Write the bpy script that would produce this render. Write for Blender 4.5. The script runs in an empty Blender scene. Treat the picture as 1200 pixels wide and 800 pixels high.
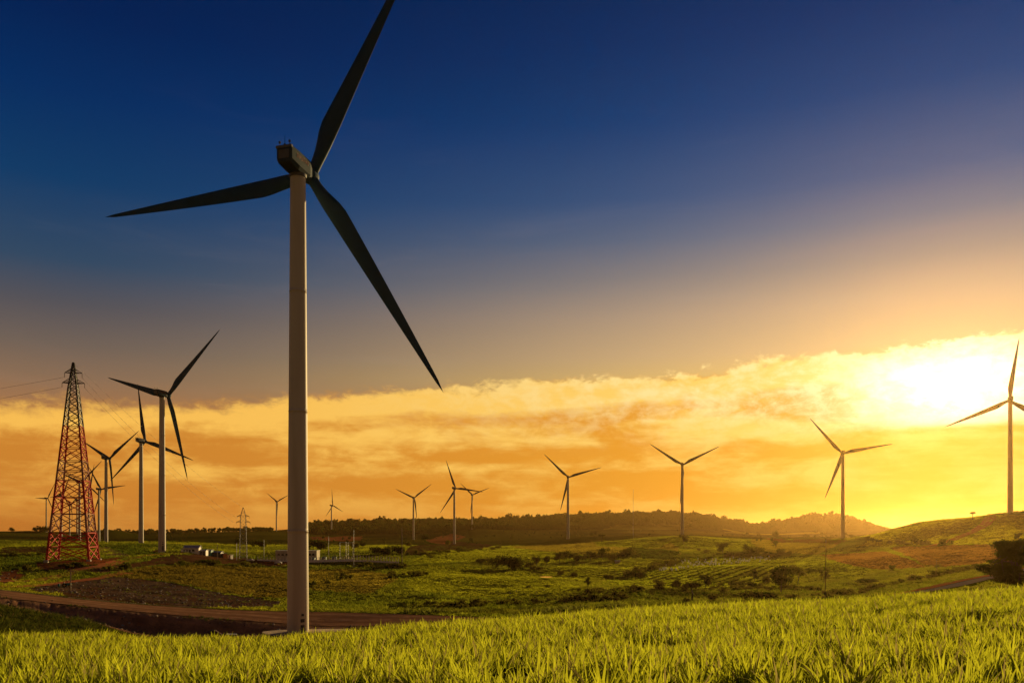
import bpy, bmesh, math, random
import numpy as np
from mathutils import Vector, Matrix, Quaternion

random.seed(7)
rng = np.random.default_rng(7)
scene = bpy.context.scene
col = scene.collection
R = math.radians

# ------------------------------------------------------------------ camera frame
# Surveyed from the photograph (1200 x 800): level camera, horizon at y = 625,
# principal column x = 600, focal length 1000 px (30 mm on a 36 mm sensor).
F, CX, HZ = 1000.0, 600.0, 625.0

cam_d = bpy.data.cameras.new('camera')
cam_d.sensor_width = 36.0
cam_d.lens = 30.0
cam_d.shift_y = (HZ - 400.0) / 1200.0
cam_d.clip_start = 0.1
cam_d.clip_end = 40000
cam = bpy.data.objects.new('camera', cam_d)
col.objects.link(cam)
cam.location = (0, 0, 0)
cam.rotation_euler = (R(90), 0, 0)
scene.camera = cam

# ------------------------------------------------------------------ helpers
def tag(o, label=None, cat=None, group=None, kind=None):
    if label: o['label'] = label
    if cat: o['category'] = cat
    if group: o['group'] = group
    if kind: o['kind'] = kind
    return o

def empty(name, loc=(0, 0, 0), rz=0.0):
    o = bpy.data.objects.new(name, None)
    o.empty_display_size = 0.5
    col.objects.link(o)
    o.location = loc
    o.rotation_euler = (0, 0, rz)
    return o

def copy_tree(o, parent=None):
    c = o.copy()
    col.objects.link(c)
    if parent is not None:
        c.parent = parent
    for ch in list(o.children):
        copy_tree(ch, c)
    return c

class MB:
    """collects simple shapes into one mesh"""
    def __init__(s):
        s.v, s.f = [], []
    def add(s, vs, fs):
        n = len(s.v)
        s.v += [tuple(v) for v in vs]
        s.f += [tuple(i + n for i in f) for f in fs]
        return s
    def box(s, c, d, rz=0.0):
        x, y, z = d[0] / 2, d[1] / 2, d[2] / 2
        cs, sn = math.cos(rz), math.sin(rz)
        vs = []
        for sx, sy, sz in ((-1,-1,-1),(1,-1,-1),(1,1,-1),(-1,1,-1),(-1,-1,1),(1,-1,1),(1,1,1),(-1,1,1)):
            a, b = sx * x, sy * y
            vs.append((c[0] + a * cs - b * sn, c[1] + a * sn + b * cs, c[2] + sz * z))
        return s.add(vs, [(3,2,1,0),(4,5,6,7),(0,1,5,4),(1,2,6,5),(2,3,7,6),(3,0,4,7)])
    def tube(s, p0, p1, r0, r1=None, n=6, cap=True):
        r1 = r0 if r1 is None else r1
        p0, p1 = Vector(p0), Vector(p1)
        d = p1 - p0
        if d.length < 1e-6: return s
        d.normalize()
        a = d.orthogonal().normalized(); b = d.cross(a)
        vs = []
        for p, r in ((p0, r0), (p1, r1)):
            for k in range(n):
                t = 2 * math.pi * k / n
                vs.append(p + a * (r * math.cos(t)) + b * (r * math.sin(t)))
        fs = [(k, (k + 1) % n, n + (k + 1) % n, n + k) for k in range(n)]
        if cap:
            fs += [tuple(range(n - 1, -1, -1)), tuple(range(n, 2 * n))]
        return s.add(vs, fs)
    def path(s, pts, rad, n=6):
        for i in range(len(pts) - 1):
            s.tube(pts[i], pts[i + 1], rad[i], rad[i + 1], n)
        return s
    def lathe(s, prof, n=32, axis='Z', off=(0, 0, 0), cap=True):
        vs = []
        for r, z in prof:
            for k in range(n):
                t = 2 * math.pi * k / n
                p = (r * math.cos(t), r * math.sin(t), z)
                if axis == 'Y': p = (p[0], p[2], -p[1])
                if axis == 'X': p = (p[2], p[0], p[1])
                vs.append((p[0] + off[0], p[1] + off[1], p[2] + off[2]))
        fs = []
        for j in range(len(prof) - 1):
            for k in range(n):
                fs.append((j*n + k, j*n + (k+1) % n, (j+1)*n + (k+1) % n, (j+1)*n + k))
        if cap:
            fs += [tuple(range(n - 1, -1, -1)), tuple(range((len(prof)-1)*n, len(prof)*n))]
        return s.add(vs, fs)
    def loft(s, rings, cap=True):
        n = len(rings[0]); vs = [p for r in rings for p in r]; fs = []
        for j in range(len(rings) - 1):
            for k in range(n):
                fs.append((j*n + k, j*n + (k+1) % n, (j+1)*n + (k+1) % n, (j+1)*n + k))
        if cap:
            fs += [tuple(range(n - 1, -1, -1)), tuple(range((len(rings)-1)*n, len(rings)*n))]
        return s.add(vs, fs)
    def mesh(s, name, mat, smooth=False):
        me = bpy.data.meshes.new(name)
        me.from_pydata(s.v, [], s.f)
        bm = bmesh.new(); bm.from_mesh(me)
        bmesh.ops.recalc_face_normals(bm, faces=bm.faces)
        bm.to_mesh(me); bm.free()
        if mat: me.materials.append(mat)
        if smooth:
            me.polygons.foreach_set('use_smooth', [True] * len(me.polygons))
        return me
    def build(s, name, mat, parent=None, smooth=False, bevel=0.0):
        me = s.mesh(name, mat, smooth)
        o = bpy.data.objects.new(name, me)
        col.objects.link(o)
        if parent is not None: o.parent = parent
        if bevel:
            m = o.modifiers.new('bevel', 'BEVEL'); m.width = bevel; m.segments = 2; m.limit_method = 'ANGLE'
        return o

def np_mesh(name, V, Fq, mat):
    """mesh from numpy arrays, all faces of the same size"""
    me = bpy.data.meshes.new(name)
    V = np.asarray(V, dtype=np.float32); Fq = np.asarray(Fq, dtype=np.int32)
    me.vertices.add(len(V)); me.vertices.foreach_set('co', V.ravel())
    k = Fq.shape[1]
    me.loops.add(Fq.size); me.loops.foreach_set('vertex_index', Fq.ravel())
    me.polygons.add(len(Fq))
    me.polygons.foreach_set('loop_start', np.arange(0, Fq.size, k, dtype=np.int32))
    if mat: me.materials.append(mat)
    me.update(calc_edges=True)
    return me

# ------------------------------------------------------------------ materials
def new_mat(name):
    m = bpy.data.materials.new(name); m.use_nodes = True
    nt = m.node_tree; nt.nodes.clear()
    return m, nt
def N(nt, t, **kw):
    n = nt.nodes.new(t)
    for k, v in kw.items():
        setattr(n, k, v)
    return n
def L(nt, a, b): nt.links.new(a, b)
def S(n, **kw):
    for k, v in kw.items(): n.inputs[k.replace('_', ' ')].default_value = v
    return n
def mth(nt, op, a, b=None, c=None, clamp=False):
    n = nt.nodes.new('ShaderNodeMath'); n.operation = op; n.use_clamp = clamp
    for i, v in enumerate((a, b, c)):
        if v is None: continue
        if isinstance(v, (int, float)): n.inputs[i].default_value = v
        else: nt.links.new(v, n.inputs[i])
    return n.outputs[0]
def mixc(nt, fac, a, b, blend='MIX'):
    n = nt.nodes.new('ShaderNodeMix'); n.data_type = 'RGBA'; n.blend_type = blend
    for sock, v in ((n.inputs[0], fac), (n.inputs[6], a), (n.inputs[7], b)):
        if isinstance(v, (int, float)): sock.default_value = v
        elif isinstance(v, tuple): sock.default_value = v if len(v) == 4 else (*v, 1)
        else: nt.links.new(v, sock)
    return n.outputs[2]
def sstep(nt, x, a, b):
    n = nt.nodes.new('ShaderNodeMapRange'); n.interpolation_type = 'SMOOTHSTEP'
    n.inputs[1].default_value = a; n.inputs[2].default_value = b
    if isinstance(x, (int, float)): n.inputs[0].default_value = x
    else: nt.links.new(x, n.inputs[0])
    return n.outputs[0]
def ramp(nt, x, stops, interp='LINEAR'):
    n = nt.nodes.new('ShaderNodeValToRGB'); cr = n.color_ramp; cr.interpolation = interp
    while len(cr.elements) > 1: cr.elements.remove(cr.elements[-1])
    for i, (p, c) in enumerate(stops):
        e = cr.elements[0] if i == 0 else cr.elements.new(p)
        e.position = p; e.color = c if len(c) == 4 else (*c, 1)
    nt.links.new(x, n.inputs[0])
    return n.outputs[0]
def lin(r, g, b):
    f = lambda c: (c/255/12.92) if c/255 <= .04045 else ((c/255 + .055)/1.055) ** 2.4
    return (f(r), f(g), f(b))

def surf_mat(name, base, rough=.6, var=.25, scale=1.5, metal=0.0, bump=0.0, streak=False, spec=.4):
    """paint / metal / concrete: base colour with dirt mottling of its own"""
    m, nt = new_mat(name)
    tc = N(nt, 'ShaderNodeTexCoord')
    mp = N(nt, 'ShaderNodeMapping'); L(nt, tc.outputs['Object'], mp.inputs[0])
    if streak: mp.inputs['Scale'].default_value = (1, 1, .06)
    nz = S(N(nt, 'ShaderNodeTexNoise'), Scale=scale, Detail=6.0, Roughness=.6); L(nt, mp.outputs[0], nz.inputs['Vector'])
    f = sstep(nt, nz.outputs['Fac'], .35, .75)
    c = mixc(nt, f, base, tuple(b * (1 - var) * k for b, k in zip(base, (1, .95, .88))))
    bs = S(N(nt, 'ShaderNodeBsdfPrincipled'), Roughness=rough, Metallic=metal)
    bs.inputs['Specular IOR Level'].default_value = spec
    L(nt, c, bs.inputs['Base Color'])
    if bump:
        b = S(N(nt, 'ShaderNodeBump'), Strength=bump, Distance=.05); L(nt, nz.outputs['Fac'], b.inputs['Height']); L(nt, b.outputs[0], bs.inputs['Normal'])
    o = N(nt, 'ShaderNodeOutputMaterial'); L(nt, bs.outputs[0], o.inputs[0])
    return m

def leaf_mat(name, c1, c2, t1, trans=.5, dry=None, tint=False):
    """leaves: diffuse both sides plus light passing through"""
    m, nt = new_mat(name)
    oi = N(nt, 'ShaderNodeObjectInfo')
    geo = N(nt, 'ShaderNodeNewGeometry')
    r2 = geo.outputs['Random Per Island']
    rr = mth(nt, 'ADD', mth(nt, 'MULTIPLY', oi.outputs['Random'], .6), mth(nt, 'MULTIPLY', r2, .4))
    c = mixc(nt, rr, c1, c2)
    tr = mixc(nt, rr, tuple(.75 * x for x in t1), tuple(1.15 * x for x in t1))
    if dry:
        d = sstep(nt, r2, .92, .95)
        c = mixc(nt, d, c, dry); tr = mixc(nt, d, tr, tuple(1.6 * x for x in dry))
    if tint:                                  # each plant takes the colour of the field it grows in
        ta = N(nt, 'ShaderNodeAttribute', attribute_name='tint', attribute_type='INSTANCER')
        c = mixc(nt, 1.0, c, ta.outputs['Color'], 'MULTIPLY'); tr = mixc(nt, 1.0, tr, ta.outputs['Color'], 'MULTIPLY')
    d1 = N(nt, 'ShaderNodeBsdfDiffuse'); L(nt, c, d1.inputs['Color'])
    d2 = N(nt, 'ShaderNodeBsdfTranslucent'); L(nt, tr, d2.inputs['Color'])
    mx = N(nt, 'ShaderNodeMixShader'); mx.inputs[0].default_value = trans
    L(nt, d1.outputs[0], mx.inputs[1]); L(nt, d2.outputs[0], mx.inputs[2])
    o = N(nt, 'ShaderNodeOutputMaterial'); L(nt, mx.outputs[0], o.inputs[0])
    return m

M = {}
M['tower'] = surf_mat('turbine_paint', (.66, .60, .47), .6, .2, .35, streak=True, spec=.2)
M['blade'] = surf_mat('blade_paint', (.03, .078, .135), .7, .15, .3, spec=.1)  # coat darker than the tower's, blue backlit shade put into its colour
M['nacelle'] = surf_mat('shaded_nacelle_paint', (.042, .07, .095), .75, .2, .5, spec=.08)  # housing colour darkened and blued to look backlit
M['seam'] = surf_mat('seam_grey', (.12, .12, .12), .6)
M['ring'] = surf_mat('pylon_white_pink_cast', (.42, .20, .14), .75, spec=.1)  # white bands, the sky's pink cast mixed into the paint colour
M['post'] = surf_mat('white_post', (.82, .76, .68), .7, .1)
M['dark'] = surf_mat('dark_metal', (.05, .05, .05), .5)
M['redmark'] = surf_mat('red_mark', (.22, .06, .05), .6)
M['concrete'] = surf_mat('concrete', (.48, .45, .4), .9, .35, .8, bump=.3)
M['apron'] = surf_mat('crusted_concrete', (.62, .46, .27), .95, .55, .35, bump=.4, spec=.1)
M['galv'] = surf_mat('galvanised_steel', (.3, .3, .29), .5, .25, 2, metal=.3)
M['redsteel'] = surf_mat('red_paint', (.55, .03, .018), .7, .3, 2, spec=.15)
M['wood'] = surf_mat('pole_wood', (.24, .16, .09), .85, .35, 2, streak=True)
M['white'] = surf_mat('white_paint', (.72, .7, .64), .7, .2, .6)
M['cream'] = surf_mat('cream_render', (.6, .52, .38), .85, .25, .5)
M['roof'] = surf_mat('metal_roof', (.33, .31, .29), .5, .3, .6, metal=.2)
M['teal'] = surf_mat('teal_paint', (.03, .2, .16), .6, .3, 1)
M['glass'] = surf_mat('window_glass', (.03, .035, .04), .1, 0, spec=.6)
M['rubber'] = surf_mat('rubber', (.02, .02, .02), .8)
M['yellow'] = surf_mat('yellow_paint', (.55, .38, .06), .5, .2, 1)
M['orange'] = surf_mat('sunlit_orange', (.55, .2, .05), .7, .2, 1)  # orange of sunlight on a wall, put into the base colour
M['wire'] = surf_mat('wire', (.06, .055, .05), .5, metal=.3)
M['ceramic'] = surf_mat('insulator', (.12, .06, .04), .3)
M['bark'] = surf_mat('bark', (.07, .05, .035), .9, .4, 3, bump=.5, streak=True)
M['soil'] = surf_mat('loose_soil', (.13, .065, .035), .95, .4, 1.2, bump=.6)
M['rock'] = surf_mat('pale_rock', (.36, .3, .23), .9, .3, 1.5, bump=.5)
M['crop'] = leaf_mat('crop_leaf', (.022, .046, .005), (.06, .088, .010), (.56, .60, .03), .66, dry=(.2, .17, .05))
M['bank'] = leaf_mat('bank_leaf', (.035, .055, .012), (.07, .075, .018), (.10, .11, .012), .45, dry=(.12, .085, .03))
M['cover'] = leaf_mat('cover_leaf', (.6, .62, .6), (1, 1, 1), (3.3, 3.3, 1.8), .6, tint=True)
M['guard'] = leaf_mat('white_plastic', (.75, .75, .7), (.8, .8, .75), (.8, .8, .7), .5)
M['tree'] = leaf_mat('tree_leaf', (.026, .040, .008), (.055, .066, .012), (.11, .11, .014), .4)
M['treeb'] = leaf_mat('tree_leaf_olive', (.04, .05, .010), (.075, .075, .014), (.17, .15, .018), .45)
M['forest'] = leaf_mat('forest_leaf', (.025, .038, .009), (.05, .06, .013), (.09, .095, .012), .36)
M['leafcrop'] = leaf_mat('broad_leaf', (.04, .07, .014), (.07, .095, .02), (.22, .23, .03), .5)

# ------------------------------------------------------------------ terrain
def hash2(ix, iy, s):
    h = (ix.astype(np.int64) * 374761393 + iy.astype(np.int64) * 668265263 + s * 1442695041) & 0xFFFFFFFF
    h = ((h ^ (h >> 13)) * 1274126177) & 0xFFFFFFFF
    return ((h ^ (h >> 16)) & 0xFFFF) / 65535.0
def vnoise(x, y, s=0):
    ix, iy = np.floor(x), np.floor(y); fx, fy = x - ix, y - iy
    ux, uy = fx*fx*fx*(fx*(fx*6-15)+10), fy*fy*fy*(fy*(fy*6-15)+10)
    a, b = hash2(ix, iy, s), hash2(ix+1, iy, s); c, d = hash2(ix, iy+1, s), hash2(ix+1, iy+1, s)
    return (a*(1-ux)+b*ux)*(1-uy) + (c*(1-ux)+d*ux)*uy
def fbm(x, y, oct=4, s=0):
    t, a, n = 0, 1., 0
    for i in range(oct):
        t = t + a * vnoise(x * 2**i + 17.3*i, y * 2**i - 9.1*i, s + i); n += a; a *= .5
    return t / n * 2 - 1

# rows: forward distance in metres -> image height of the ground along that ray, for x = 0, 100 ... 1200
PX = np.arange(0, 1201, 100.)
TAB = [
 (10,  [812,812,812,812,812,812,812,811,810,808,807,806,805]),
 (18,  [784,784,784,782,779,776,772,768,764,760,756,752,748]),
 (30,  [764,764,765,763,758,753,749,743,737,733,729,722,716]),
 (45,  [753,752,757,757,751,739,734,727,721,717,713,707,701]),
 (60,  [752,751,756,757,751,740,733,725,718,714,710,704,697]),
 (75,  [754,755,760,761,755,745,737,728,720,715,711,703,696]),
 (100, [748,757,772,775,770,760,750,740,732,725,718,708,699]),
 (125, [730,748,765,765,758,755,748,738,729,722,712,703,695]),
 (145, [709,728,750,750,745,745,740,733,725,718,708,699,691]),
 (165, [707,727,746,746,741,739,736,728,720,713,704,693,685]),
 (173, [706,726,744,744,739,737,735,727,719,712,703,691,682]),
 (178, [701,712,722,731,736,734,732,726,717,710,702,690,680]),
 (205, [691,702,710,715,717,720,723,717,711,706,700,684,672]),
 (240, [684,692,701,708,711,712,714,711,707,703,698,681,666]),
 (290, [676,679,691,698,701,702,704,703,700,697,691,675,662]),
 (340, [668,664,678,688,691,693,695,695,693,690,682,668,657]),
 (400, [660,656,663,675,680,684,687,687,686,683,672,661,651]),
 (480, [652,650,650,665,669,674,680,680,678,675,662,650,638]),
 (540, [648,645,645,657,658,664,673,673,671,668,655,641,626]),
 (620, [645,642,642,653,653,656,665,665,663,660,649,630,612]),
 (690, [643,641,642,650,650,650,658,658,656,655,640,614,602]),
 (780, [640,639,641,646,646,645,651,651,651,648,633,609,604]),
 (900, [637,637,638,642,643,641,646,644,643,640,631,611,607]),
 (1080,[634,635,636,639,640,639,642,638,630,634,631,615,610]),
 (1250,[632,634,634,636,637,638,637,631,629,631,631,618,612]),
 (1400,[631,635,633,634,635,636,634,629,628,630,630,619,613]),
 (1800,[628,630,629,629,632,631,630,627,627,629,629,620,615]),
 (2250,[623,628,626,623,627,626,622,622,622,627,625,621,617]),
 (2700,[622.5,624,624,622,619,617,616,612,612,624.5,620,624,620]),
 (3100,[622.5,623,623.5,622,616,614,612,608,609,622.5,620,624.5,622]),
 (3700,[624,624,624.5,624,620,618,617,614,614,622,619,625,624]),
 (5000,[625.5]*13), (12000,[625.8]*13)]
TD = np.log(np.array([r[0] for r in TAB], float))
TY = np.array([r[1] for r in TAB], float)

def pchip_slopes(x, y):
    h = np.diff(x); d = np.diff(y, axis=0) / h[:, None]
    m = np.zeros_like(y)
    w1 = (2*h[1:] + h[:-1])[:, None]; w2 = (h[1:] + 2*h[:-1])[:, None]
    ok = d[:-1] * d[1:] > 0
    with np.errstate(divide='ignore', invalid='ignore'):
        mm = (w1 + w2) / (w1 / d[:-1] + w2 / d[1:])
    m[1:-1] = np.where(ok, mm, 0); m[0] = d[0]; m[-1] = d[-1]
    return m
def herm(x, y, m, q):
    i = np.clip(np.searchsorted(x, q) - 1, 0, len(x) - 2)
    h = x[i+1] - x[i]; t = (q - x[i]) / h
    t = np.clip(t, 0, 1)
    h = h[:, None] if y.ndim > 1 else h; t = t[:, None] if y.ndim > 1 else t
    return (2*t**3-3*t**2+1)*y[i] + (t**3-2*t**2+t)*h*m[i] + (-2*t**3+3*t**2)*y[i+1] + (t**3-t**2)*h*m[i+1]
QD = np.linspace(math.log(10), math.log(12000), 1600)
T1 = herm(TD, TY, pchip_slopes(TD, TY), QD)                  # 1600 x 13
QX = np.arange(0, 1201, 4.)
T2 = herm(PX, T1.T, pchip_slopes(PX, T1.T), QX).T            # 1600 x 301

def table_py(px, d):
    px = np.clip(px, 0, 1199.9); ld = np.clip(np.log(np.maximum(d, 1e-3)), QD[0], QD[-1] - 1e-6)
    a = (ld - QD[0]) / (QD[1] - QD[0]); b = px / 4.
    i, j = np.minimum(a.astype(int), 1598), np.minimum(b.astype(int), 299); u, v = a - i, b - j
    return (T2[i, j]*(1-u)+T2[i+1, j]*u)*(1-v) + (T2[i, j+1]*(1-u)+T2[i+1, j+1]*u)*v

ANCH = [(.245*520, 520., 3.6, 42.), (.03*560, 560., 3.2, 46.), (-.04*430, 430., 3.4, 40.), (-.13*700, 700., 3.0, 55.), (.14*800, 800., 3.0, 70.), (.40*470, 470., 3.4, 45.), (-.22*330, 330., 2.2, 30.), (.10*330, 330., 2.4, 28.), (-.42*620, 620., 2.5, 50.), (.33*760, 760., 2.6, 50.)]   # x, y, dz, sigma
def smooth01(t): t = np.clip(t, 0, 1); return t*t*(3-2*t)
PHI_MAX = R(45)
def ground(x, y):
    x = np.asarray(x, float); y = np.asarray(y, float)
    r = np.hypot(x, y); phi = np.arctan2(x, y)
    pc = np.clip(phi, -PHI_MAX, PHI_MAX)
    d = r * np.cos(pc); px = CX + F * np.tan(pc)
    py = table_py(px, d)
    z = -(py - HZ) / F * np.maximum(d, 10.0)
    z = np.where(d < 10, -1.75 + (z + 1.75) * (d / 10.0), z)
    wb = smooth01((np.abs(phi) - R(60)) / R(60))
    z = z * (1 - wb) + (-1.75) * wb
    amp = np.clip((d - 60) / 300., 0, 1)
    big = fbm(x / 90., y / 90., 4, 3)
    z = z + amp * np.minimum(.0022 * d, 2.2) * big * (1 - .5 * smooth01((d - 1500) / 1500))
    z = z + .06 * fbm(x / 1.7, y / 1.7, 3, 11) * np.clip(1.2 - d / 300., 0, 1)
    # erosion gullies on the cut face below the road
    g = smooth01((d - 172.0) / 2.0) * smooth01((181 - d) / 3.0) * smooth01((330 - px) / 60) 
    z = z - g * .35 * np.abs(fbm(px / 4., px * 0 + 3, 4, 21))
    for ax, ay, dz, sg in ANCH:
        q = ((x - ax)**2 + (y - ay)**2) / (2 * sg * sg)
        z = z + dz * np.exp(-np.minimum(q, 60) ** 1.0)
    return z
def g1(x, y): return float(ground(np.array([x]), np.array([y]))[0])
def at(px, py, d): return Vector(((px - CX) / F * d, d, -(py - HZ) / F * d))
HD = np.exp(np.linspace(math.log(88), math.log(4000), 1500))
def hit(px, py, dmin=88, dmax=4000):
    """first ground point along the ray through (px, py) beyond dmin"""
    m = (HD >= dmin) & (HD <= dmax)
    dd = HD[m]; x = (px - CX) / F * dd
    z = ground(x, dd); gy = HZ - F * z / dd
    k = np.nonzero(gy <= py)[0]
    i = k[0] if len(k) else int(np.argmin(gy))
    return Vector((x[i], dd[i], z[i]))

# surveyed turbines: hub x, hub y, base y, distance, yaw, blade angle
HUB, OVER, TILT = 90.0, 4.6, R(0.5)
TURB = [
 ('A',364,207,745,165,17,28,'huge white wind turbine standing closest, its tower rising beside the dirt road'),
 ('B',197,463,647,489,22,46,'tall wind turbine near the red pylon, tallest of the left row'),
 ('C',170,517,643,714,18,110,'wind turbine with one blade straight up, just left of a taller one'),
 ('D',128.5,537,635,918,24,56,'wind turbine just right of the red pylon with two blades raised in a V'),
 ('E',96,565,634,1304,20,50,'wind turbine seen through the red pylon, its hub highest of those behind the lattice'),
 ('F',118.5,573,637.6,1393,20,84,'wind turbine with one level blade between the red pylon and the V-bladed turbine'),
 ('G',106,571,622,1765,18,10,'thin distant wind turbine right behind the red pylon\'s right-hand legs'),
 ('H',56,583.6,623,2284,22,32,'small far wind turbine standing clear on the left of the red pylon'),
 ('I',74.4,579.6,631.6,1731,29,26,'wind turbine behind the red pylon\'s left legs, leftmost inside the lattice'),
 ('J',83.6,591,631,2250,36,58,'lowest and faintest wind turbine seen through the middle of the red pylon'),
 ('K',92.4,586,631,2000,28,50,'small wind turbine almost hidden beside a bigger tower behind the red pylon'),
 ('L',325,587.5,622,2609,22,64,'tiny far wind turbine just left of the huge near tower'),
 ('M',390,592,629,2432,44,112,'tiny far wind turbine above the substation, right of the huge near tower'),
 ('N',485.5,583,632,1837,18,54,'small wind turbine right of the wooden pole, blades forming a Y'),
 ('O',534,572,637,1385,26,98,'wind turbine with a steep upright blade, taller of the overlapping pair'),
 ('P',554,579.5,620,2222,24,70,'far wind turbine overlapped by the blade of its taller neighbour'),
 ('Q',666,559,631,1250,10,74,'wind turbine alone in front of the wooded ridge left of the thin mast'),
 ('R',800,544.5,628,1078,18,64,'wind turbine with a round tree at its foot, right of the thin mast'),
 ('S',987,531,631.5,896,14,80,'wind turbine in front of the rounded wooded hill below the bright sun'),
 ('T',1183,469,601,682,24,8,'wind turbine on the crest of the green hill at the far right'),
]
tpos = []
for t in TURB:
    hub = at(t[1], t[2], t[4]); yaw = R(t[5])
    o = OVER * math.cos(TILT)
    tpos.append(Vector((hub.x - o*math.sin(yaw), hub.y - o*math.cos(yaw), hub.z - HUB)))
ctrl = [(p.x, p.y, p.z + (2.3 if t[0] == 'A' else 0), 12 if t[0] == 'A' else (30 if t[4] < 800 else min(60, .035*t[4]))) for t, p in zip(TURB, tpos)]
PYL = at(86, 656, 360); ctrl.append((PYL.x, PYL.y, PYL.z, 30))
PYL2 = at(285, 655, 590); ctrl.append((PYL2.x, PYL2.y, PYL2.z, 25))
SUB = at(385, 657, 540); ctrl.append((SUB.x, SUB.y, SUB.z, 45))
HILL = at(962, 606.5, 2950); ctrl.append((HILL.x, HILL.y, HILL.z, 115))
HILL2 = at(790, 605, 3000); ctrl.append((HILL2.x, HILL2.y, HILL2.z, 200))
for it in range(6):
    for (x, y, z, sg) in ctrl:
        e = z - g1(x, y)
        if abs(e) > .05: ANCH.append((x, y, e, sg))
print('anchors', len(ANCH), 'max', max(abs(a[2]) for a in ANCH))

# ---- ground sheet
px_f = np.concatenate([np.arange(-400, -60, 12.), np.arange(-60, 1262, 2.), np.arange(1262, 1600, 12.)])
phi_f = np.arctan((px_f - CX) / F)
back = np.linspace(R(45), R(315), 70)[1:-1]
phis = np.concatenate([phi_f, back])
ds = [0.03]
while ds[-1] < 9300:
    d = ds[-1]
    ds.append(d + (0.35 if d < 6 else (d*.03 if d < 120 else (d*.0085 if d < 800 else (d*.012 if d < 3600 else d*.08)))))
ds = np.array(ds)
PH, DD = np.meshgrid(phis, ds)
phs = (PH + math.pi) % (2*math.pi) - math.pi
RR = DD / np.cos(np.clip(phs, -PHI_MAX, PHI_MAX))
GX, GY = RR*np.sin(phs), RR*np.cos(phs)
GZ = ground(GX, GY)
nr, nc = GX.shape
idx = np.arange(nr*nc).reshape(nr, nc); nxt = np.roll(idx, -1, axis=1)
quads = np.stack([idx[:-1], nxt[:-1], nxt[1:], idx[1:]], -1).reshape(-1, 4)

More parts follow.
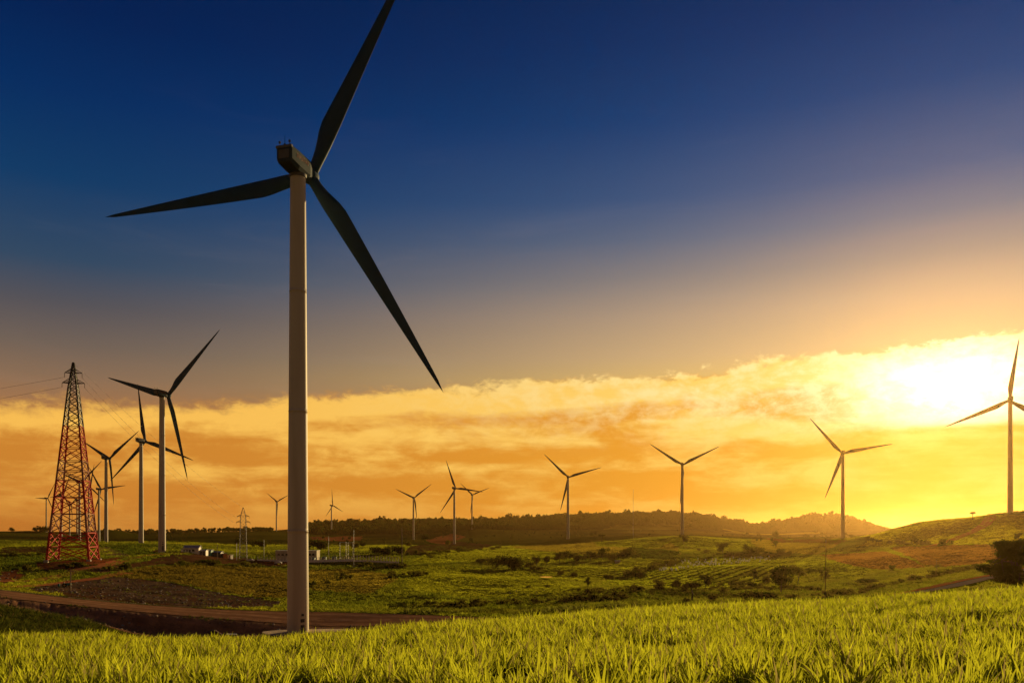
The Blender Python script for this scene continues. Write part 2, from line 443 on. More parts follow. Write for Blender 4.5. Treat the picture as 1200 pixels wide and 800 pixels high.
# ---- fields: base colours of the land, surveyed as outlines
def inpoly(px, py, poly):
    c = np.zeros(px.shape, bool); n = len(poly); j = n - 1
    for i in range(n):
        xi, yi = poly[i]; xj, yj = poly[j]
        with np.errstate(divide='ignore', invalid='ignore'):
            c ^= ((yi > py) != (yj > py)) & (px < (xj - xi)*(py - yi)/((yj - yi) or 1e-9) + xi)
        j = i
    return c
SOIL, RED, PLO, GRV, CUT = (.19, .09, .036), (.40, .125, .04), (.17, .085, .027), (.18, .105, .06), (.42, .22, .11)
HGR = (.25, .23, .012)  # hill grass, golden sun haze put into its base colour
DGR, OLI, LGR, BGR = (.045, .056, .008), (.13, .10, .018), (.16, .165, .014), (.17, .185, .014)
FIELDS = [ # (colour, rows, bare, dmin, dmax, outline)
 (PLO, 0, 1, 200, 3000, [(0,641),(62,639),(60,647),(0,649)]),
 (DGR, 0, 0, 200, 3000, [(0,650),(56,648),(52,664),(0,668)]),
 (DGR, 0, 0, 200, 3000, [(120,640),(165,641),(190,649),(140,652)]),
 (RED, 0, 1, 200, 900, [(40,659),(120,654),(150,652),(120,664),(92,668),(44,667)]),
 (SOIL,0, 1, 200, 900, [(96,668),(150,660),(200,651),(240,648),(300,655),(345,660),(330,664),(250,660),(180,662),(120,672)]),
 (RED, 0, 1, 200, 900, [(300,657),(360,659),(352,665),(310,661)]),
 ((.075, .055, .012), 0, 0, 200, 900, [(120,676),(170,664),(250,661),(330,667),(350,700),(300,700),(240,690),(190,680)]),
 (GRV, 0, 1, 206, 900, [(28,690),(84,679),(140,676),(190,681),(240,691),(330,706),(320,711),(220,712),(130,703),(60,694)]),
 (SOIL,0, 1, 206, 900, [(60,693),(130,700),(230,711),(160,713),(90,703)]),
 (RED, 0, 1, 206, 900, [(0,669),(22,667),(31,675),(12,683),(0,685)]),
 (CUT,0, 1, 150, 182, [(-60,690),(150,705),(345,722),(345,752),(200,752),(40,716),(-60,708)]),
 (CUT,0, 1, 118, 182, [(200,735),(345,725),(560,720),(560,760),(200,775)]),
 (RED, 0, 1, 500, 3000, [(362,629),(425,628),(425,633),(395,634),(362,632)]),
 (PLO, 0, 1, 500, 3000, [(480,640),(540,634),(580,639),(560,645),(500,652),(474,650)]),
 (RED, 0, 1, 900, 3000, [(495,633),(530,625),(545,628),(520,637)]),
 (OLI, 0, 0, 500, 3000, [(600,640),(700,634),(790,636),(800,650),(700,652),(610,648)]),
 (LGR, 3, 0, 300, 3000, [(500,646),(600,642),(700,652),(640,660),(560,658),(480,660)]),
 (LGR, 3, 0, 300, 1500, [(470,672),(540,664),(610,668),(690,690),(640,700),(540,700),(480,690)]),
 (OLI, 3, 0, 300, 1500, [(330,668),(420,666),(470,676),(430,696),(350,690)]),
 (LGR, 3, 0, 500, 3000, [(690,632),(790,634),(770,642),(700,640)]),
 (DGR, 3, 0, 400, 3000, [(740,640),(800,646),(790,656),(735,654)]),
 (BGR, 1, 0, 300, 1500, [(748,668),(800,655),(905,650),(930,660),(935,676),(860,688),(790,690),(700,684)]),
 (LGR, 1, 0, 300, 1500, [(600,668),(700,660),(790,655),(750,668),(690,682),(620,676)]),
 (DGR, 0, 0, 300, 1500, [(730,674),(800,654),(806,656),(745,677)]),
 (BGR, 3, 0, 500, 3000, [(800,634),(870,632),(890,642),(840,644),(806,640)]),
 (OLI, 0, 0, 500, 3000, [(880,632),(990,632),(960,650),(890,648)]),
 ((.2, .085, .028), 0, 1, 700, 3000, [(900,631),(995,632),(985,637),(905,636)]),
 (PLO, 2, 0, 250, 1500, [(960,650),(1040,646),(1090,664),(1030,668),(985,660)]),
 (PLO, 2, 0, 250, 1500, [(1040,641),(1110,639),(1200,637),(1230,640),(1230,662),(1160,659),(1092,665)]),
 (BGR, 3, 0, 250, 1500, [(930,655),(960,652),(1020,668),(1010,680),(940,672)]),
 (HGR, 3, 0, 300, 1500, [(1000,640),(1100,606),(1260,600),(1260,636),(1110,638),(1030,640)]),
 (HGR, 3, 0, 300, 1500, [(1000,628),(1150,603),(1160,608),(1100,622),(1040,634)]),
]
PPX = CX + F*np.tan(np.clip(phs, -PHI_MAX, PHI_MAX)); PPY = HZ - F*GZ/np.maximum(DD, .5)
def paint(x, y, px, py, d):
    """base colour of the land (rgb), crop-row kind and bareness at ground points"""
    n1 = fbm(x/120., y/120., 4, 41); n2 = fbm(x/23., y/23., 3, 51)
    a = smooth01(.5 + .9*n1); b = smooth01(.5 + .9*n2)
    c = np.array(DGR)*(1-a)[..., None] + np.array((.14, .145, .012))*a[..., None]
    c = c*(1-.22*b)[..., None] + np.array((.13, .10, .02))*(.22*b)[..., None]
    row = np.zeros(px.shape); bare = np.zeros(px.shape)
    jx = 5*fbm(px/14., py/4., 3, 61); jy = 1.3*fbm(px/11., py/4., 3, 71)
    for cc, rw, br, d0, d1, poly in FIELDS:
        m = inpoly(px + jx, py + jy, poly) & (d > d0) & (d < d1)
        c[m] = cc; row[m] = rw; bare[m] = br
    pt = fbm(px/26., py/2.6, 4, 131); pt2 = fbm(x/6., y/6., 3, 137)
    c = c*(1 + (.55*pt + .35*pt2)*np.where(bare > .5, 1.0, .55))[..., None].clip(.25, 2)
    rd = smooth01((fbm(px/19., py/2.2, 3, 143) - .12)*4)*(bare > .5)*(d > 206)*(px < 400)*.55
    c = c*(1 - rd)[..., None] + np.array((.2, .075, .03))*rd[..., None]
    fr = smooth01((d - 1150)/500)[..., None]; pf = smooth01(.5 + 1.2*fbm(x/210., y/420., 3, 151))[..., None]
    c = c*(1-fr) + fr*(np.array((.04, .048, .007))*(1-pf) + np.array((.13, .13, .012))*pf)*np.where(bare > .5, 0, 1)[..., None] + fr*c*np.where(bare > .5, 1, 0)[..., None]
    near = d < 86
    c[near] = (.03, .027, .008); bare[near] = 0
    return c, row, bare
Cc, Rw, Br = paint(GX, GY, PPX, PPY, DD)
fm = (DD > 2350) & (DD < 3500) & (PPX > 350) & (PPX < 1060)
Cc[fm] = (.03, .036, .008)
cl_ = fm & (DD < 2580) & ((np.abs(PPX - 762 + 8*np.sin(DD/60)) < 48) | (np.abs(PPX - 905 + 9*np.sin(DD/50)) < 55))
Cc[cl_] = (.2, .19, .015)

def land_mat():
    m, nt = new_mat('land')
    at_ = N(nt, 'ShaderNodeAttribute', attribute_name='land'); rw = N(nt, 'ShaderNodeAttribute', attribute_name='rows')
    tc = N(nt, 'ShaderNodeTexCoord')
    nz = S(N(nt, 'ShaderNodeTexNoise'), Scale=.9, Detail=8.0, Roughness=.65); L(nt, tc.outputs['Object'], nz.inputs['Vector'])
    n2 = S(N(nt, 'ShaderNodeTexNoise'), Scale=.11, Detail=6.0, Roughness=.6); L(nt, tc.outputs['Object'], n2.inputs['Vector'])
    k = mth(nt, 'MULTIPLY', mth(nt, 'ADD', .45, mth(nt, 'MULTIPLY', nz.outputs['Fac'], 1.1)), mth(nt, 'ADD', .55, mth(nt, 'MULTIPLY', n2.outputs['Fac'], .9)))
    sx = N(nt, 'ShaderNodeSeparateXYZ'); L(nt, tc.outputs['Object'], sx.inputs[0])
    u = mth(nt, 'ADD', mth(nt, 'MULTIPLY', sx.outputs[0], .75), mth(nt, 'MULTIPLY', sx.outputs[1], -.42))
    v = mth(nt, 'ADD', mth(nt, 'MULTIPLY', sx.outputs[0], .9), mth(nt, 'MULTIPLY', sx.outputs[1], .3))
    uv = mixc(nt, mth(nt, 'SUBTRACT', rw.outputs['Fac'], 1.0, clamp=True), mth(nt, 'MULTIPLY', u, 1.15), mth(nt, 'MULTIPLY', v, 2.2))
    wob = mth(nt, 'MULTIPLY', n2.outputs['Fac'], 2.5)
    st = mth(nt, 'SINE', mth(nt, 'ADD', uv, wob))
    on = mth(nt, 'SUBTRACT', mth(nt, 'MINIMUM', rw.outputs['Fac'], 1.0), mth(nt, 'MULTIPLY', mth(nt, 'GREATER_THAN', rw.outputs['Fac'], 2.5), .85))
    k = mth(nt, 'MULTIPLY', k, mth(nt, 'ADD', 1.0, mth(nt, 'MULTIPLY', mth(nt, 'MULTIPLY', st, on), .62)))
    sc = N(nt, 'ShaderNodeVectorMath', operation='SCALE'); L(nt, at_.outputs['Color'], sc.inputs[0]); L(nt, k, sc.inputs['Scale'])
    bs = N(nt, 'ShaderNodeBsdfDiffuse'); bs.inputs['Roughness'].default_value = .6
    L(nt, sc.outputs[0], bs.inputs['Color'])
    nb = S(N(nt, 'ShaderNodeTexNoise'), Scale=.55, Detail=9.0, Roughness=.75); L(nt, tc.outputs['Object'], nb.inputs['Vector'])
    b = S(N(nt, 'ShaderNodeBump'), Strength=1.0, Distance=1.7); L(nt, nb.outputs['Fac'], b.inputs['Height']); L(nt, b.outputs[0], bs.inputs['Normal'])
    o = N(nt, 'ShaderNodeOutputMaterial'); L(nt, bs.outputs[0], o.inputs[0])
    return m
M['land'] = land_mat()
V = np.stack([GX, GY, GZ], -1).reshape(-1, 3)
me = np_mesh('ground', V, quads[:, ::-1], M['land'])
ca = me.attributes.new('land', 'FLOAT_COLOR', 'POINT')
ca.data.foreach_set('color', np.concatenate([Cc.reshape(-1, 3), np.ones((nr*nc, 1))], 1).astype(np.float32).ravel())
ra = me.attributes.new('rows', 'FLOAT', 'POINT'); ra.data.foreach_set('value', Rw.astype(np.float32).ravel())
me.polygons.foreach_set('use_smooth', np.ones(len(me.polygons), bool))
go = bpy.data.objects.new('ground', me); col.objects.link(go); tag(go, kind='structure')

# ---- roads and tracks: sheets draped on the ground
def road_mat(name, base, tone):
    m, nt = new_mat(name)
    tc = N(nt, 'ShaderNodeTexCoord')
    nz = S(N(nt, 'ShaderNodeTexNoise'), Scale=.35, Detail=8.0, Roughness=.65); L(nt, tc.outputs['Object'], nz.inputs['Vector'])
    at_ = N(nt, 'ShaderNodeAttribute', attribute_name='across')
    w = mth(nt, 'ABSOLUTE', mth(nt, 'SINE', mth(nt, 'ADD', mth(nt, 'MULTIPLY', at_.outputs['Fac'], 9.5), mth(nt, 'MULTIPLY', nz.outputs['Fac'], 1.2))))
    f = mth(nt, 'MULTIPLY', sstep(nt, nz.outputs['Fac'], .3, .7), w)
    c = mixc(nt, f, base, tone)
    bs = N(nt, 'ShaderNodeBsdfDiffuse'); bs.inputs['Roughness'].default_value = .5
    L(nt, c, bs.inputs['Color'])
    b = S(N(nt, 'ShaderNodeBump'), Strength=.7, Distance=.25); L(nt, nz.outputs['Fac'], b.inputs['Height']); L(nt, b.outputs[0], bs.inputs['Normal'])
    o = N(nt, 'ShaderNodeOutputMaterial'); L(nt, bs.outputs[0], o.inputs[0])
    return m
M['road'] = road_mat('packed_dirt', (.27, .13, .06), (.50, .26, .13))
M['redroad'] = road_mat('red_dirt', (.50, .15, .05), (.62, .24, .10))
M['asphalt'] = road_mat('worn_asphalt', (.28, .22, .165), (.38, .30, .22))
M['pale'] = road_mat('pale_verge', (.45, .33, .2), (.55, .42, .27))
def dense(pts, step):
    out = []
    pts = [Vector((p[0], p[1])) for p in pts]
    n = len(pts)
    for i in range(n - 1):
        p0, p1, p2, p3 = pts[max(i-1, 0)], pts[i], pts[i+1], pts[min(i+2, n-1)]
        k = max(2, int((p2-p1).length / step))
        for j in range(k):
            t = j / k
            out.append(.5*((2*p1) + (p2-p0)*t + (2*p0-5*p1+4*p2-p3)*t*t + (3*p1-p0-3*p2+p3)*t**3))
    out.append(pts[-1])
    return out
def ribbon(name, pts, width, mat, step=2.0, lift=.1, na=9, off=0.0, jitter=.25):
    P = dense(pts, step)
    vs, ac = [], []
    for i, p in enumerate(P):
        t = (P[min(i+1, len(P)-1)] - P[max(i-1, 0)]).normalized(); nrm = Vector((-t.y, t.x))
        wl = width * (1 + jitter * (random.random() - .5))
        for k in range(na):
            a = k/(na-1) - .5
            q = p + nrm * (a * wl + off)
            vs.append((q.x, q.y)); ac.append(a + .5)
    vs = np.array(vs); z = ground(vs[:, 0], vs[:, 1]) + lift
    n = len(P); ii = np.arange(n*na).reshape(n, na)
    q = np.stack([ii[:-1, :-1], ii[:-1, 1:], ii[1:, 1:], ii[1:, :-1]], -1).reshape(-1, 4)
    me = np_mesh(name, np.column_stack([vs, z]), q, mat)
    aa = me.attributes.new('across', 'FLOAT', 'POINT'); aa.data.foreach_set('value', np.array(ac, np.float32))
    me.polygons.foreach_set('use_smooth', np.ones(len(me.polygons), bool))
    o = bpy.data.objects.new(name, me); col.objects.link(o); tag(o, kind='structure')
    return o
def pd(px, d): return ((px - CX)/F*d, d)
ribbon('dirt_road', [pd(-160,192),pd(0,191.5),pd(150,191.5),pd(300,192),pd(400,192),pd(520,192.5),pd(640,190),pd(760,180)], 23, M['road'], na=21, jitter=.03)
ribbon('road_edge', [pd(-160,204.5),pd(0,204),pd(80,204),pd(160,204.3),pd(240,204.6)], .8, M['pale'], na=3, lift=.2, jitter=.8)
ribbon('path', [pd(-120,146),pd(0,147),pd(60,149),pd(110,152),pd(150,157)], 2.2, M['road'], na=5, lift=.15)
ht = lambda *a: tuple(hit(*a)[:2])
ribbon('red_track', [ht(-30,683,206),ht(20,681,206),ht(60,677,206),ht(92,668,206),ht(112,664,206),ht(135,659,206),ht(160,653,206),ht(184,649.5,206),ht(215,647.5,206)], 5, M['redroad'], na=5, lift=.18)
ribbon('soil_track', [ht(-30,692,206),ht(30,687,206),ht(75,682.5,206),ht(110,678,206),ht(150,671,206)], 4, M['redroad'], na=5, lift=.18)
ribbon('hill_track', [ht(1161,604.5,400),ht(1157,612,400),ht(1146,620,400),ht(1130,627,400),ht(1112,634,400),ht(1090,640,400)], 8.5, M['redroad'], na=5, lift=.3, jitter=.3)
ribbon('field_track', [ht(118,641,400),ht(128,646,400),ht(140,652,300)], 10, M['road'], na=5, lift=.3)
RRD = [pd(1020,150),pd(1055,163),pd(1085,173),pd(1115,183),pd(1145,196),pd(1168,207),pd(1200,226),pd(1260,260)]
ribbon('country_road', RRD, 5.2, M['asphalt'], na=7, lift=.14, jitter=.03)
ribbon('road_shoulder', RRD, 4.6, M['redroad'], na=5, lift=.2, off=5.2, jitter=.3)
ribbon('road_line', RRD, .4, M['pale'], na=3, lift=.19, off=3.1, jitter=.4)

# concrete apron round the near turbine's foot
A0 = tpos[0]
bm_ = MB()
ring = []
for k in range(24):
    t = 2*math.pi*k/24
    ring.append((A0.x + 4 + 10.5*math.cos(t)*(1+.05*math.sin(5*t)), A0.y - 1 + 6.0*math.sin(t)))
zt = A0.z + 2.62
bm_.loft([[(x, y, zt - 2.5) for x, y in ring], [(x, y, zt) for x, y in ring]])
tag(bm_.build('pavement', M['apron'], bevel=.03), kind='structure')

# ------------------------------------------------------------------ wind turbines
def make_turbine():
    root = empty('wind_turbine')
    m = MB(); prof = [(2.6, -4), (2.6, .12), (2.3, .14), (2.3, .3), (2.02, .32), (2.015, .9)]
    H0 = HUB - 2.0
    rad = lambda z: 2.02 - (2.02 - 1.42) * (z / H0)
    for z in (21.5, 44, 66.5):
        prof += [(rad(z-.6), z - .6), (rad(z), z - .09), (rad(z) + .035, z - .08), (rad(z) + .035, z + .08), (rad(z), z + .09), (rad(z+.6), z + .6)]
    prof += [(rad(H0-.5), H0-.5), (rad(H0), H0)]
    m.lathe(prof, 48).build('tower', M['tower'], root, smooth=False)
    tw = root.children[0]
    for p in tw.data.polygons: p.use_smooth = abs(p.normal.z) < .5
    # things on the tower foot, on the side facing the road
    def on_tower(name, z, w, h, ang, mat, dep=.06):
        r = rad(z)
        q = MB(); n = 6; rows = []
        for dz in (-h/2, h/2):
            for rr in (r - .05, r + dep):
                rows.append([(rr*math.sin(ang + (k/n-.5)*w/r), -rr*math.cos(ang + (k/n-.5)*w/r), z + dz) for k in range(n+1)])
        a, b, c, d = rows
        q.loft([a + b[::-1], c + d[::-1]])
        return q.build(name, mat, root)
    AD = R(56)
    on_tower('door', 2.35, 1.0, 2.1, AD, M['seam'])
    on_tower('vent', 3.75, .75, .55, AD, M['dark'])
    on_tower('vent', 4.85, .75, .62, AD, M['dark'])
    on_tower('lamp', 5.9, .4, .4, AD, M['dark'], .16)
    # nacelle: long box, deeper at the back, with roof lip and sloped belly
    def sect(y, w, top, bot, wb):
        return [(-wb/2, y, bot), (wb/2, y, bot), (w/2, y, bot + .7), (w/2, y, top - .25), (w/2 - .25, y, top), (-w/2 + .25, y, top), (-w/2, y, top - .25), (-w/2, y, bot + .7)]
    nz = HUB
    m = MB().loft([sect(-4.9, 2.9, nz+1.95, nz-.95, 2.3), sect(-4.6, 3.2, nz+2.05, nz-1.15, 2.5), sect(-2.0, 3.3, nz+2.0, nz-1.55, 2.5),
                   sect(1.8, 3.2, nz+1.8, nz-1.75, 2.4), sect(2.9, 2.7, nz+1.6, nz-1.6, 2.0), sect(3.05, 2.2, nz+1.2, nz-1.2, 1.7)])
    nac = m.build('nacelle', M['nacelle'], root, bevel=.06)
    MB().box((0, -4.72, nz + 1.75), (3.3, .5, .5)).build('roof_lip', M['seam'], nac, bevel=.04)
    MB().box((0, -4.93, nz + .4), (2.1, .06, 1.6)).build('hatch', M['seam'], nac, bevel=.02)
    lt = MB()
    for i in range(6):                       # worn lettering on the flank, not legible in the photograph
        y0 = -2.9 + i*.72
        lt.box((1.64, y0, nz + .75), (.05, .12, .85)); lt.box((1.64, y0 + .34, nz + .75 + .1*(i % 2)), (.05, .12, .6))
        lt.box((1.64, y0 + .17, nz + (1.1, .75, .4)[i % 3]), (.048, .26, .13))
    lt.build('lettering', M['redmark'], nac)
    for sx in (-1.0, 1.05):
        MB().tube((sx, -4.6, nz + 2.0), (sx, -4.6, nz + 2.55), .06).lathe([(.05, 0), (.2, .03), (.22, .3), (.1, .42), (.02, .45)], 10, off=(sx, -4.6, nz + 2.5)).build('warning_lamp', M['dark'], nac)
    MB().tube((.0, -4.5, nz + 2.0), (0, -4.5, nz + 3.9), .05, .03).box((0, -4.5, nz + 2.2), (.35, .3, .3)).build('antenna', M['dark'], nac)
    MB().lathe([(1.6, nz - 2.1), (1.6, nz - 1.5)], 32).build('yaw_ring', M['seam'], nac)
    # hub
    n = Vector((0, math.cos(TILT), math.sin(TILT))); hc = Vector((0, OVER*math.cos(TILT), HUB))
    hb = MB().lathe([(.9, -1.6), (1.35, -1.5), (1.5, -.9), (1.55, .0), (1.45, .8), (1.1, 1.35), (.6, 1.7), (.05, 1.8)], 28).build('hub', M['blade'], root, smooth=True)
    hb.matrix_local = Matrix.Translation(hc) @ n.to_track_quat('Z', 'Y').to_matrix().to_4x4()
    # blade along +Z: round root, widest at a fifth, thin twisted tip; trailing edge on -X
    LB = 50.3; rings = []; K = 22
    for s in [0, .012, .03, .05, .08, .11, .15, .19, .23, .28, .34, .42, .5, .58, .66, .74, .82, .9, .95, .98, .995, 1.0]:
        z = .9 + s*(LB - .9)
        w = smooth01(np.array((s - .02)/.17))
        ch = 2.1 if s < .02 else float(2.1*(1-w) + 3.75*w)
        if s > .2: ch = 3.75*(1 - (s-.2)/.8)**.92*.9 + .375*(1 if s < .95 else max(.1, (1-s)/.05))
        tk = float((1-w)*1.0 + w*(.30 - .17*min(1, (s-.1)/.6) if s > .1 else .5))
        tw_ = R(16)*(1-s)**2*float(w)
        pb = 1.75*s
        ring = []
        for k in range(K):
            a = 2*math.pi*k/K
            # blend circle to aerofoil
            cx, cy = math.cos(a)*.5, math.sin(a)*.5*tk
            xa = .5*math.cos(a); u = .5 - xa                 # u: 0 leading .. 1 trailing
            th = 5*tk*(.2969*math.sqrt(max(u, 0)) - .126*u - .3516*u*u + .2843*u**3 - .1036*u**4)
            ax_, ay_ = .32 - u, math.copysign(th, math.sin(a))*1.0 if 0 < k < K/2 or k > K/2 else 0
            fw = float(w)
            x, y = (cx*(1-fw) + ax_*fw)*ch, (cy*(1-fw) + ay_*fw)*ch
            c, s_ = math.cos(tw_), math.sin(tw_)
            ring.append((x*c - y*s_, x*s_ + y*c + pb, z))
        rings.append(ring)
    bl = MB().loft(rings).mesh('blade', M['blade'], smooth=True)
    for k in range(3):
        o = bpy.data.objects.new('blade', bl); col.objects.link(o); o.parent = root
    return root
def set_blades(root, th0):
    n = Vector((0, math.cos(TILT), math.sin(TILT))); h = Vector((1, 0, 0)); v = h.cross(n)
    hc = Vector((0, OVER*math.cos(TILT), HUB))
    k = 0
    for ch in root.children:
        if ch.name.startswith('blade'):
            t = th0 + k*2*math.pi/3; k += 1
            zb = h*math.sin(t) + v*math.cos(t); xb = n.cross(zb)
            mt = Matrix((xb, n, zb)).transposed().to_4x4()
            ch.matrix_local = Matrix.Translation(hc) @ mt
proto = make_turbine()
for i, (t, p) in enumerate(zip(TURB, tpos)):
    o = proto if i == 0 else copy_tree(proto)
    o.location = p; o.rotation_euler = (0, 0, -R(t[5]))
    set_blades(o, R(t[6]))
    tag(o, t[7], 'wind turbine', 'wind turbines across the valley')
# ------------------------------------------------------------------ scattered plants (stuff)
def scatter(name, pts, rot, scl, meshes, kind='stuff', tint=None):
    """ONE object that sets plant meshes on a cloud of points"""
    c = bpy.data.collections.new(name + '_kinds')
    for i, me in enumerate(meshes):
        c.objects.link(bpy.data.objects.new('%s_kind_%d' % (name, i), me))
    me = bpy.data.meshes.new(name)
    me.vertices.add(len(pts)); me.vertices.foreach_set('co', np.asarray(pts, np.float32).ravel())
    a = me.attributes.new('rot', 'FLOAT_VECTOR', 'POINT'); a.data.foreach_set('vector', np.asarray(rot, np.float32).ravel())
    a = me.attributes.new('scl', 'FLOAT_VECTOR', 'POINT'); a.data.foreach_set('vector', np.asarray(scl, np.float32).ravel())
    a = me.attributes.new('pick', 'INT', 'POINT'); a.data.foreach_set('value', rng.integers(0, len(meshes), len(pts)).astype(np.int32))
    if tint is not None:
        a = me.attributes.new('tint', 'FLOAT_COLOR', 'POINT'); a.data.foreach_set('color', np.column_stack([tint, np.ones(len(tint))]).astype(np.float32).ravel())
    o = bpy.data.objects.new(name, me); col.objects.link(o)
    ng = bpy.data.node_groups.new(name, 'GeometryNodeTree')
    ng.interface.new_socket('Geometry', in_out='INPUT', socket_type='NodeSocketGeometry')
    ng.interface.new_socket('Geometry', in_out='OUTPUT', socket_type='NodeSocketGeometry')
    gi, go_ = ng.nodes.new('NodeGroupInput'), ng.nodes.new('NodeGroupOutput')
    ci = ng.nodes.new('GeometryNodeCollectionInfo'); ci.inputs['Collection'].default_value = c
    ci.inputs['Separate Children'].default_value = True; ci.inputs['Reset Children'].default_value = True
    ip = ng.nodes.new('GeometryNodeInstanceOnPoints'); ip.inputs['Pick Instance'].default_value = True
    def na(nm, dt):
        n = ng.nodes.new('GeometryNodeInputNamedAttribute'); n.data_type = dt; n.inputs['Name'].default_value = nm
        return n.outputs[0]
    ng.links.new(gi.outputs[0], ip.inputs['Points']); ng.links.new(ci.outputs[0], ip.inputs['Instance'])
    ng.links.new(na('pick', 'INT'), ip.inputs['Instance Index']); ng.links.new(na('rot', 'FLOAT_VECTOR'), ip.inputs['Rotation'])
    ng.links.new(na('scl', 'FLOAT_VECTOR'), ip.inputs['Scale']); ng.links.new(ip.outputs[0], go_.inputs[0])
    md = o.modifiers.new('scatter', 'NODES'); md.node_group = ng
    tag(o, kind=kind)
    return o

def blades(n, h0, h1, spread, wid, bend, seg=4, mat=None, name='tuft', up=.25):
    """a plant of n arching strap leaves"""
    V, Fq = [], []
    for i in range(n):
        a = random.uniform(0, 2*math.pi); r = spread*math.sqrt(random.random())
        b = a + random.uniform(-.8, .8)
        h = random.uniform(h0, h1); w_ = wid*random.uniform(.7, 1.3); bd = bend*random.uniform(.25, 1.4)
        base = Vector((r*math.cos(a), r*math.sin(a), -.05)); dr = Vector((math.cos(b), math.sin(b), 0)); sd = Vector((-dr.y, dr.x, 0))
        sd = (sd + dr*random.uniform(-.5, .5)).normalized()
        k0 = len(V)
        for j in range(seg + 1):
            t = j/seg
            ln = math.sin(min(t*bd*1.3, 2.2))/max(bd*1.3, .05) if bd > .05 else t
            out = h*(1 - math.cos(min(t*bd*1.3, 2.2)))/max(bd*1.3, .05) + t*up*h
            p = base + dr*out + Vector((0, 0, h*ln))
            ww = w_*(1 - t**2.2)*.5 + .002
            V += [p - sd*ww, p + sd*ww]
        for j in range(seg):
            q = k0 + 2*j
            Fq.append((q, q+1, q+3, q+2))
    return np_mesh(name, np.array([tuple(v) for v in V]), np.array(Fq), mat)

def fan_points(d0, d1, dens, pxa=-80, pxb=1280, step=1.06):
    """random ground points in the fan in front of the viewpoint; dens(d) per square metre"""
    out = []
    d = d0
    while d < d1:
        e = min(d*step, d1); area = (pxb-pxa)/F*(e*e - d*d)/2
        n = rng.poisson(area*dens((d+e)/2))
        dd = np.sqrt(rng.uniform(d*d, e*e, n)); px = rng.uniform(pxa, pxb, n)
        out.append(np.column_stack([(px-CX)/F*dd, dd])); d = e
    return np.concatenate(out)
def rand_rot(n, lean=.12, wind=(0, 0)):
    return np.column_stack([rng.normal(wind[0], lean, n), rng.normal(wind[1], lean, n), rng.uniform(0, 6.283, n)])
def pxpy(P, z): return CX + F*P[:, 0]/P[:, 1], HZ - F*z/P[:, 1]

# the tall young crop in front
crop_k = [blades(15, .34, .66, .10, .036, .75, 5, M['crop'], 'crop', .12) for _ in range(6)] + [blades(11, .5, .85, .07, .036, .6, 5, M['crop'], 'crop', .1) for _ in range(4)]
fill_k = [blades(10, .16, .38, .2, .018, 1.1, 3, M['crop'], 'crop_fill') for _ in range(4)]
def crop(name, dens, kinds, gap_s, gap_min, k, lean):
    P = fan_points(5.5, 96, dens, -520, 1760)
    z = ground(P[:, 0], P[:, 1]); px, py = pxpy(P, z)
    gap = fbm(P[:, 0]/gap_s, P[:, 1]/gap_s, 3, 81)
    lim = np.interp(px, [0, 300, 600, 900, 1200], [68, 68, 74, 84, 92])
    m = (gap > gap_min) & (P[:, 1] < lim + 4*gap)
    P, z, gap = P[m], z[m], gap[m]; d = P[:, 1]
    hh = k*(.85 + .35*fbm(P[:, 0]/3.2, P[:, 1]/3.2, 3, 85) + .2*rng.normal(0, 1, len(P)).clip(-2, 2.4) + .3*gap)*np.clip(1 + (d-20)/90, 1, 1.6)
    ww = hh*np.clip(1 + (d-12)/90, 1, 1.4)*rng.uniform(.8, 1.3, len(P))
    wl = .16*fbm(P[:, 0]/7, P[:, 1]/7, 3, 87)
    rt = rand_rot(len(P), lean); rt[:, 0] += wl
    scatter(name, np.column_stack([P, z]), rt, np.column_stack([ww, ww, hh]), kinds)
    print(name, len(P))
crop('crop_field', lambda d: 20*min(1, (13/d)**.6) + 1.0, crop_k, .95, -.07, .60, .15)
crop('crop_undergrowth', lambda d: 11*min(1, (9/d)**1.2), fill_k, .8, -.6, .62, .2)

# the rough grass bank on the left beyond the crop, verges and the slope by the country road
bank_k = [blades(16, .3, .7, .22, .05, .9, 3, M['bank'], 'bank') for _ in range(5)]
P = fan_points(66, 172, lambda d: 1.6*min(1, 90/d), -120, 1320)
z = ground(P[:, 0], P[:, 1]); px, py = pxpy(P, z); d = P[:, 1]
m = ((px < 185) & (d < np.interp(px, [-120, 0, 100, 185], [144, 144, 150, 120]))) | ((px > 560) & (d < 158)) | ((px > 400) & (d < 118)) | (d < 92)
m &= ~((np.abs(P[:, 0]-A0.x-4) < 13) & (np.abs(P[:, 1]-A0.y) < 10))
P, z, d = P[m], z[m], d[m]; s = rng.uniform(.6, 1.5, len(P))*1.1
scatter('bank_grass', np.column_stack([P, z]), rand_rot(len(P), .2), np.column_stack([s*1.3, s*1.3, s*.9]), bank_k)

# tufts and scrub over the valley fields
cov_k = [blades(22, .25, .75, .75, .10, .8, 2, M['cover'], 'cover') for _ in range(6)]
P = fan_points(150, 1150, lambda d: 1.8*min(1, (220/d)**1.15), -60, 1260)
z = ground(P[:, 0], P[:, 1]); px, py = pxpy(P, z); d = P[:, 1]
tnt, rw, bare = paint(P[:, 0], P[:, 1], px, py, d)
dn = fbm(P[:, 0]/16, P[:, 1]/16, 4, 91)
m = ((bare < .5) | (rng.random(len(P)) < .07)) & ((rw < .5) | (rng.random(len(P)) < .9)) & ~((np.abs(rw-1) < .5) & (np.sin(1.15*(.75*P[:, 0]-.42*P[:, 1]) + 1.2) < -.5)) & (dn + .25*rng.normal(0, 1, len(P)) > -.3) & ~((px < 640) & (d < 206.5)) & ~((d < 170) & (px < 700))
xs = np.array([pd(q, w_)[0] for q, w_ in [(1020,150),(1055,163),(1085,173),(1115,183),(1145,196),(1168,207),(1200,226),(1260,260)]])
ys = np.array([150,163,173,183,196,207,226,260])
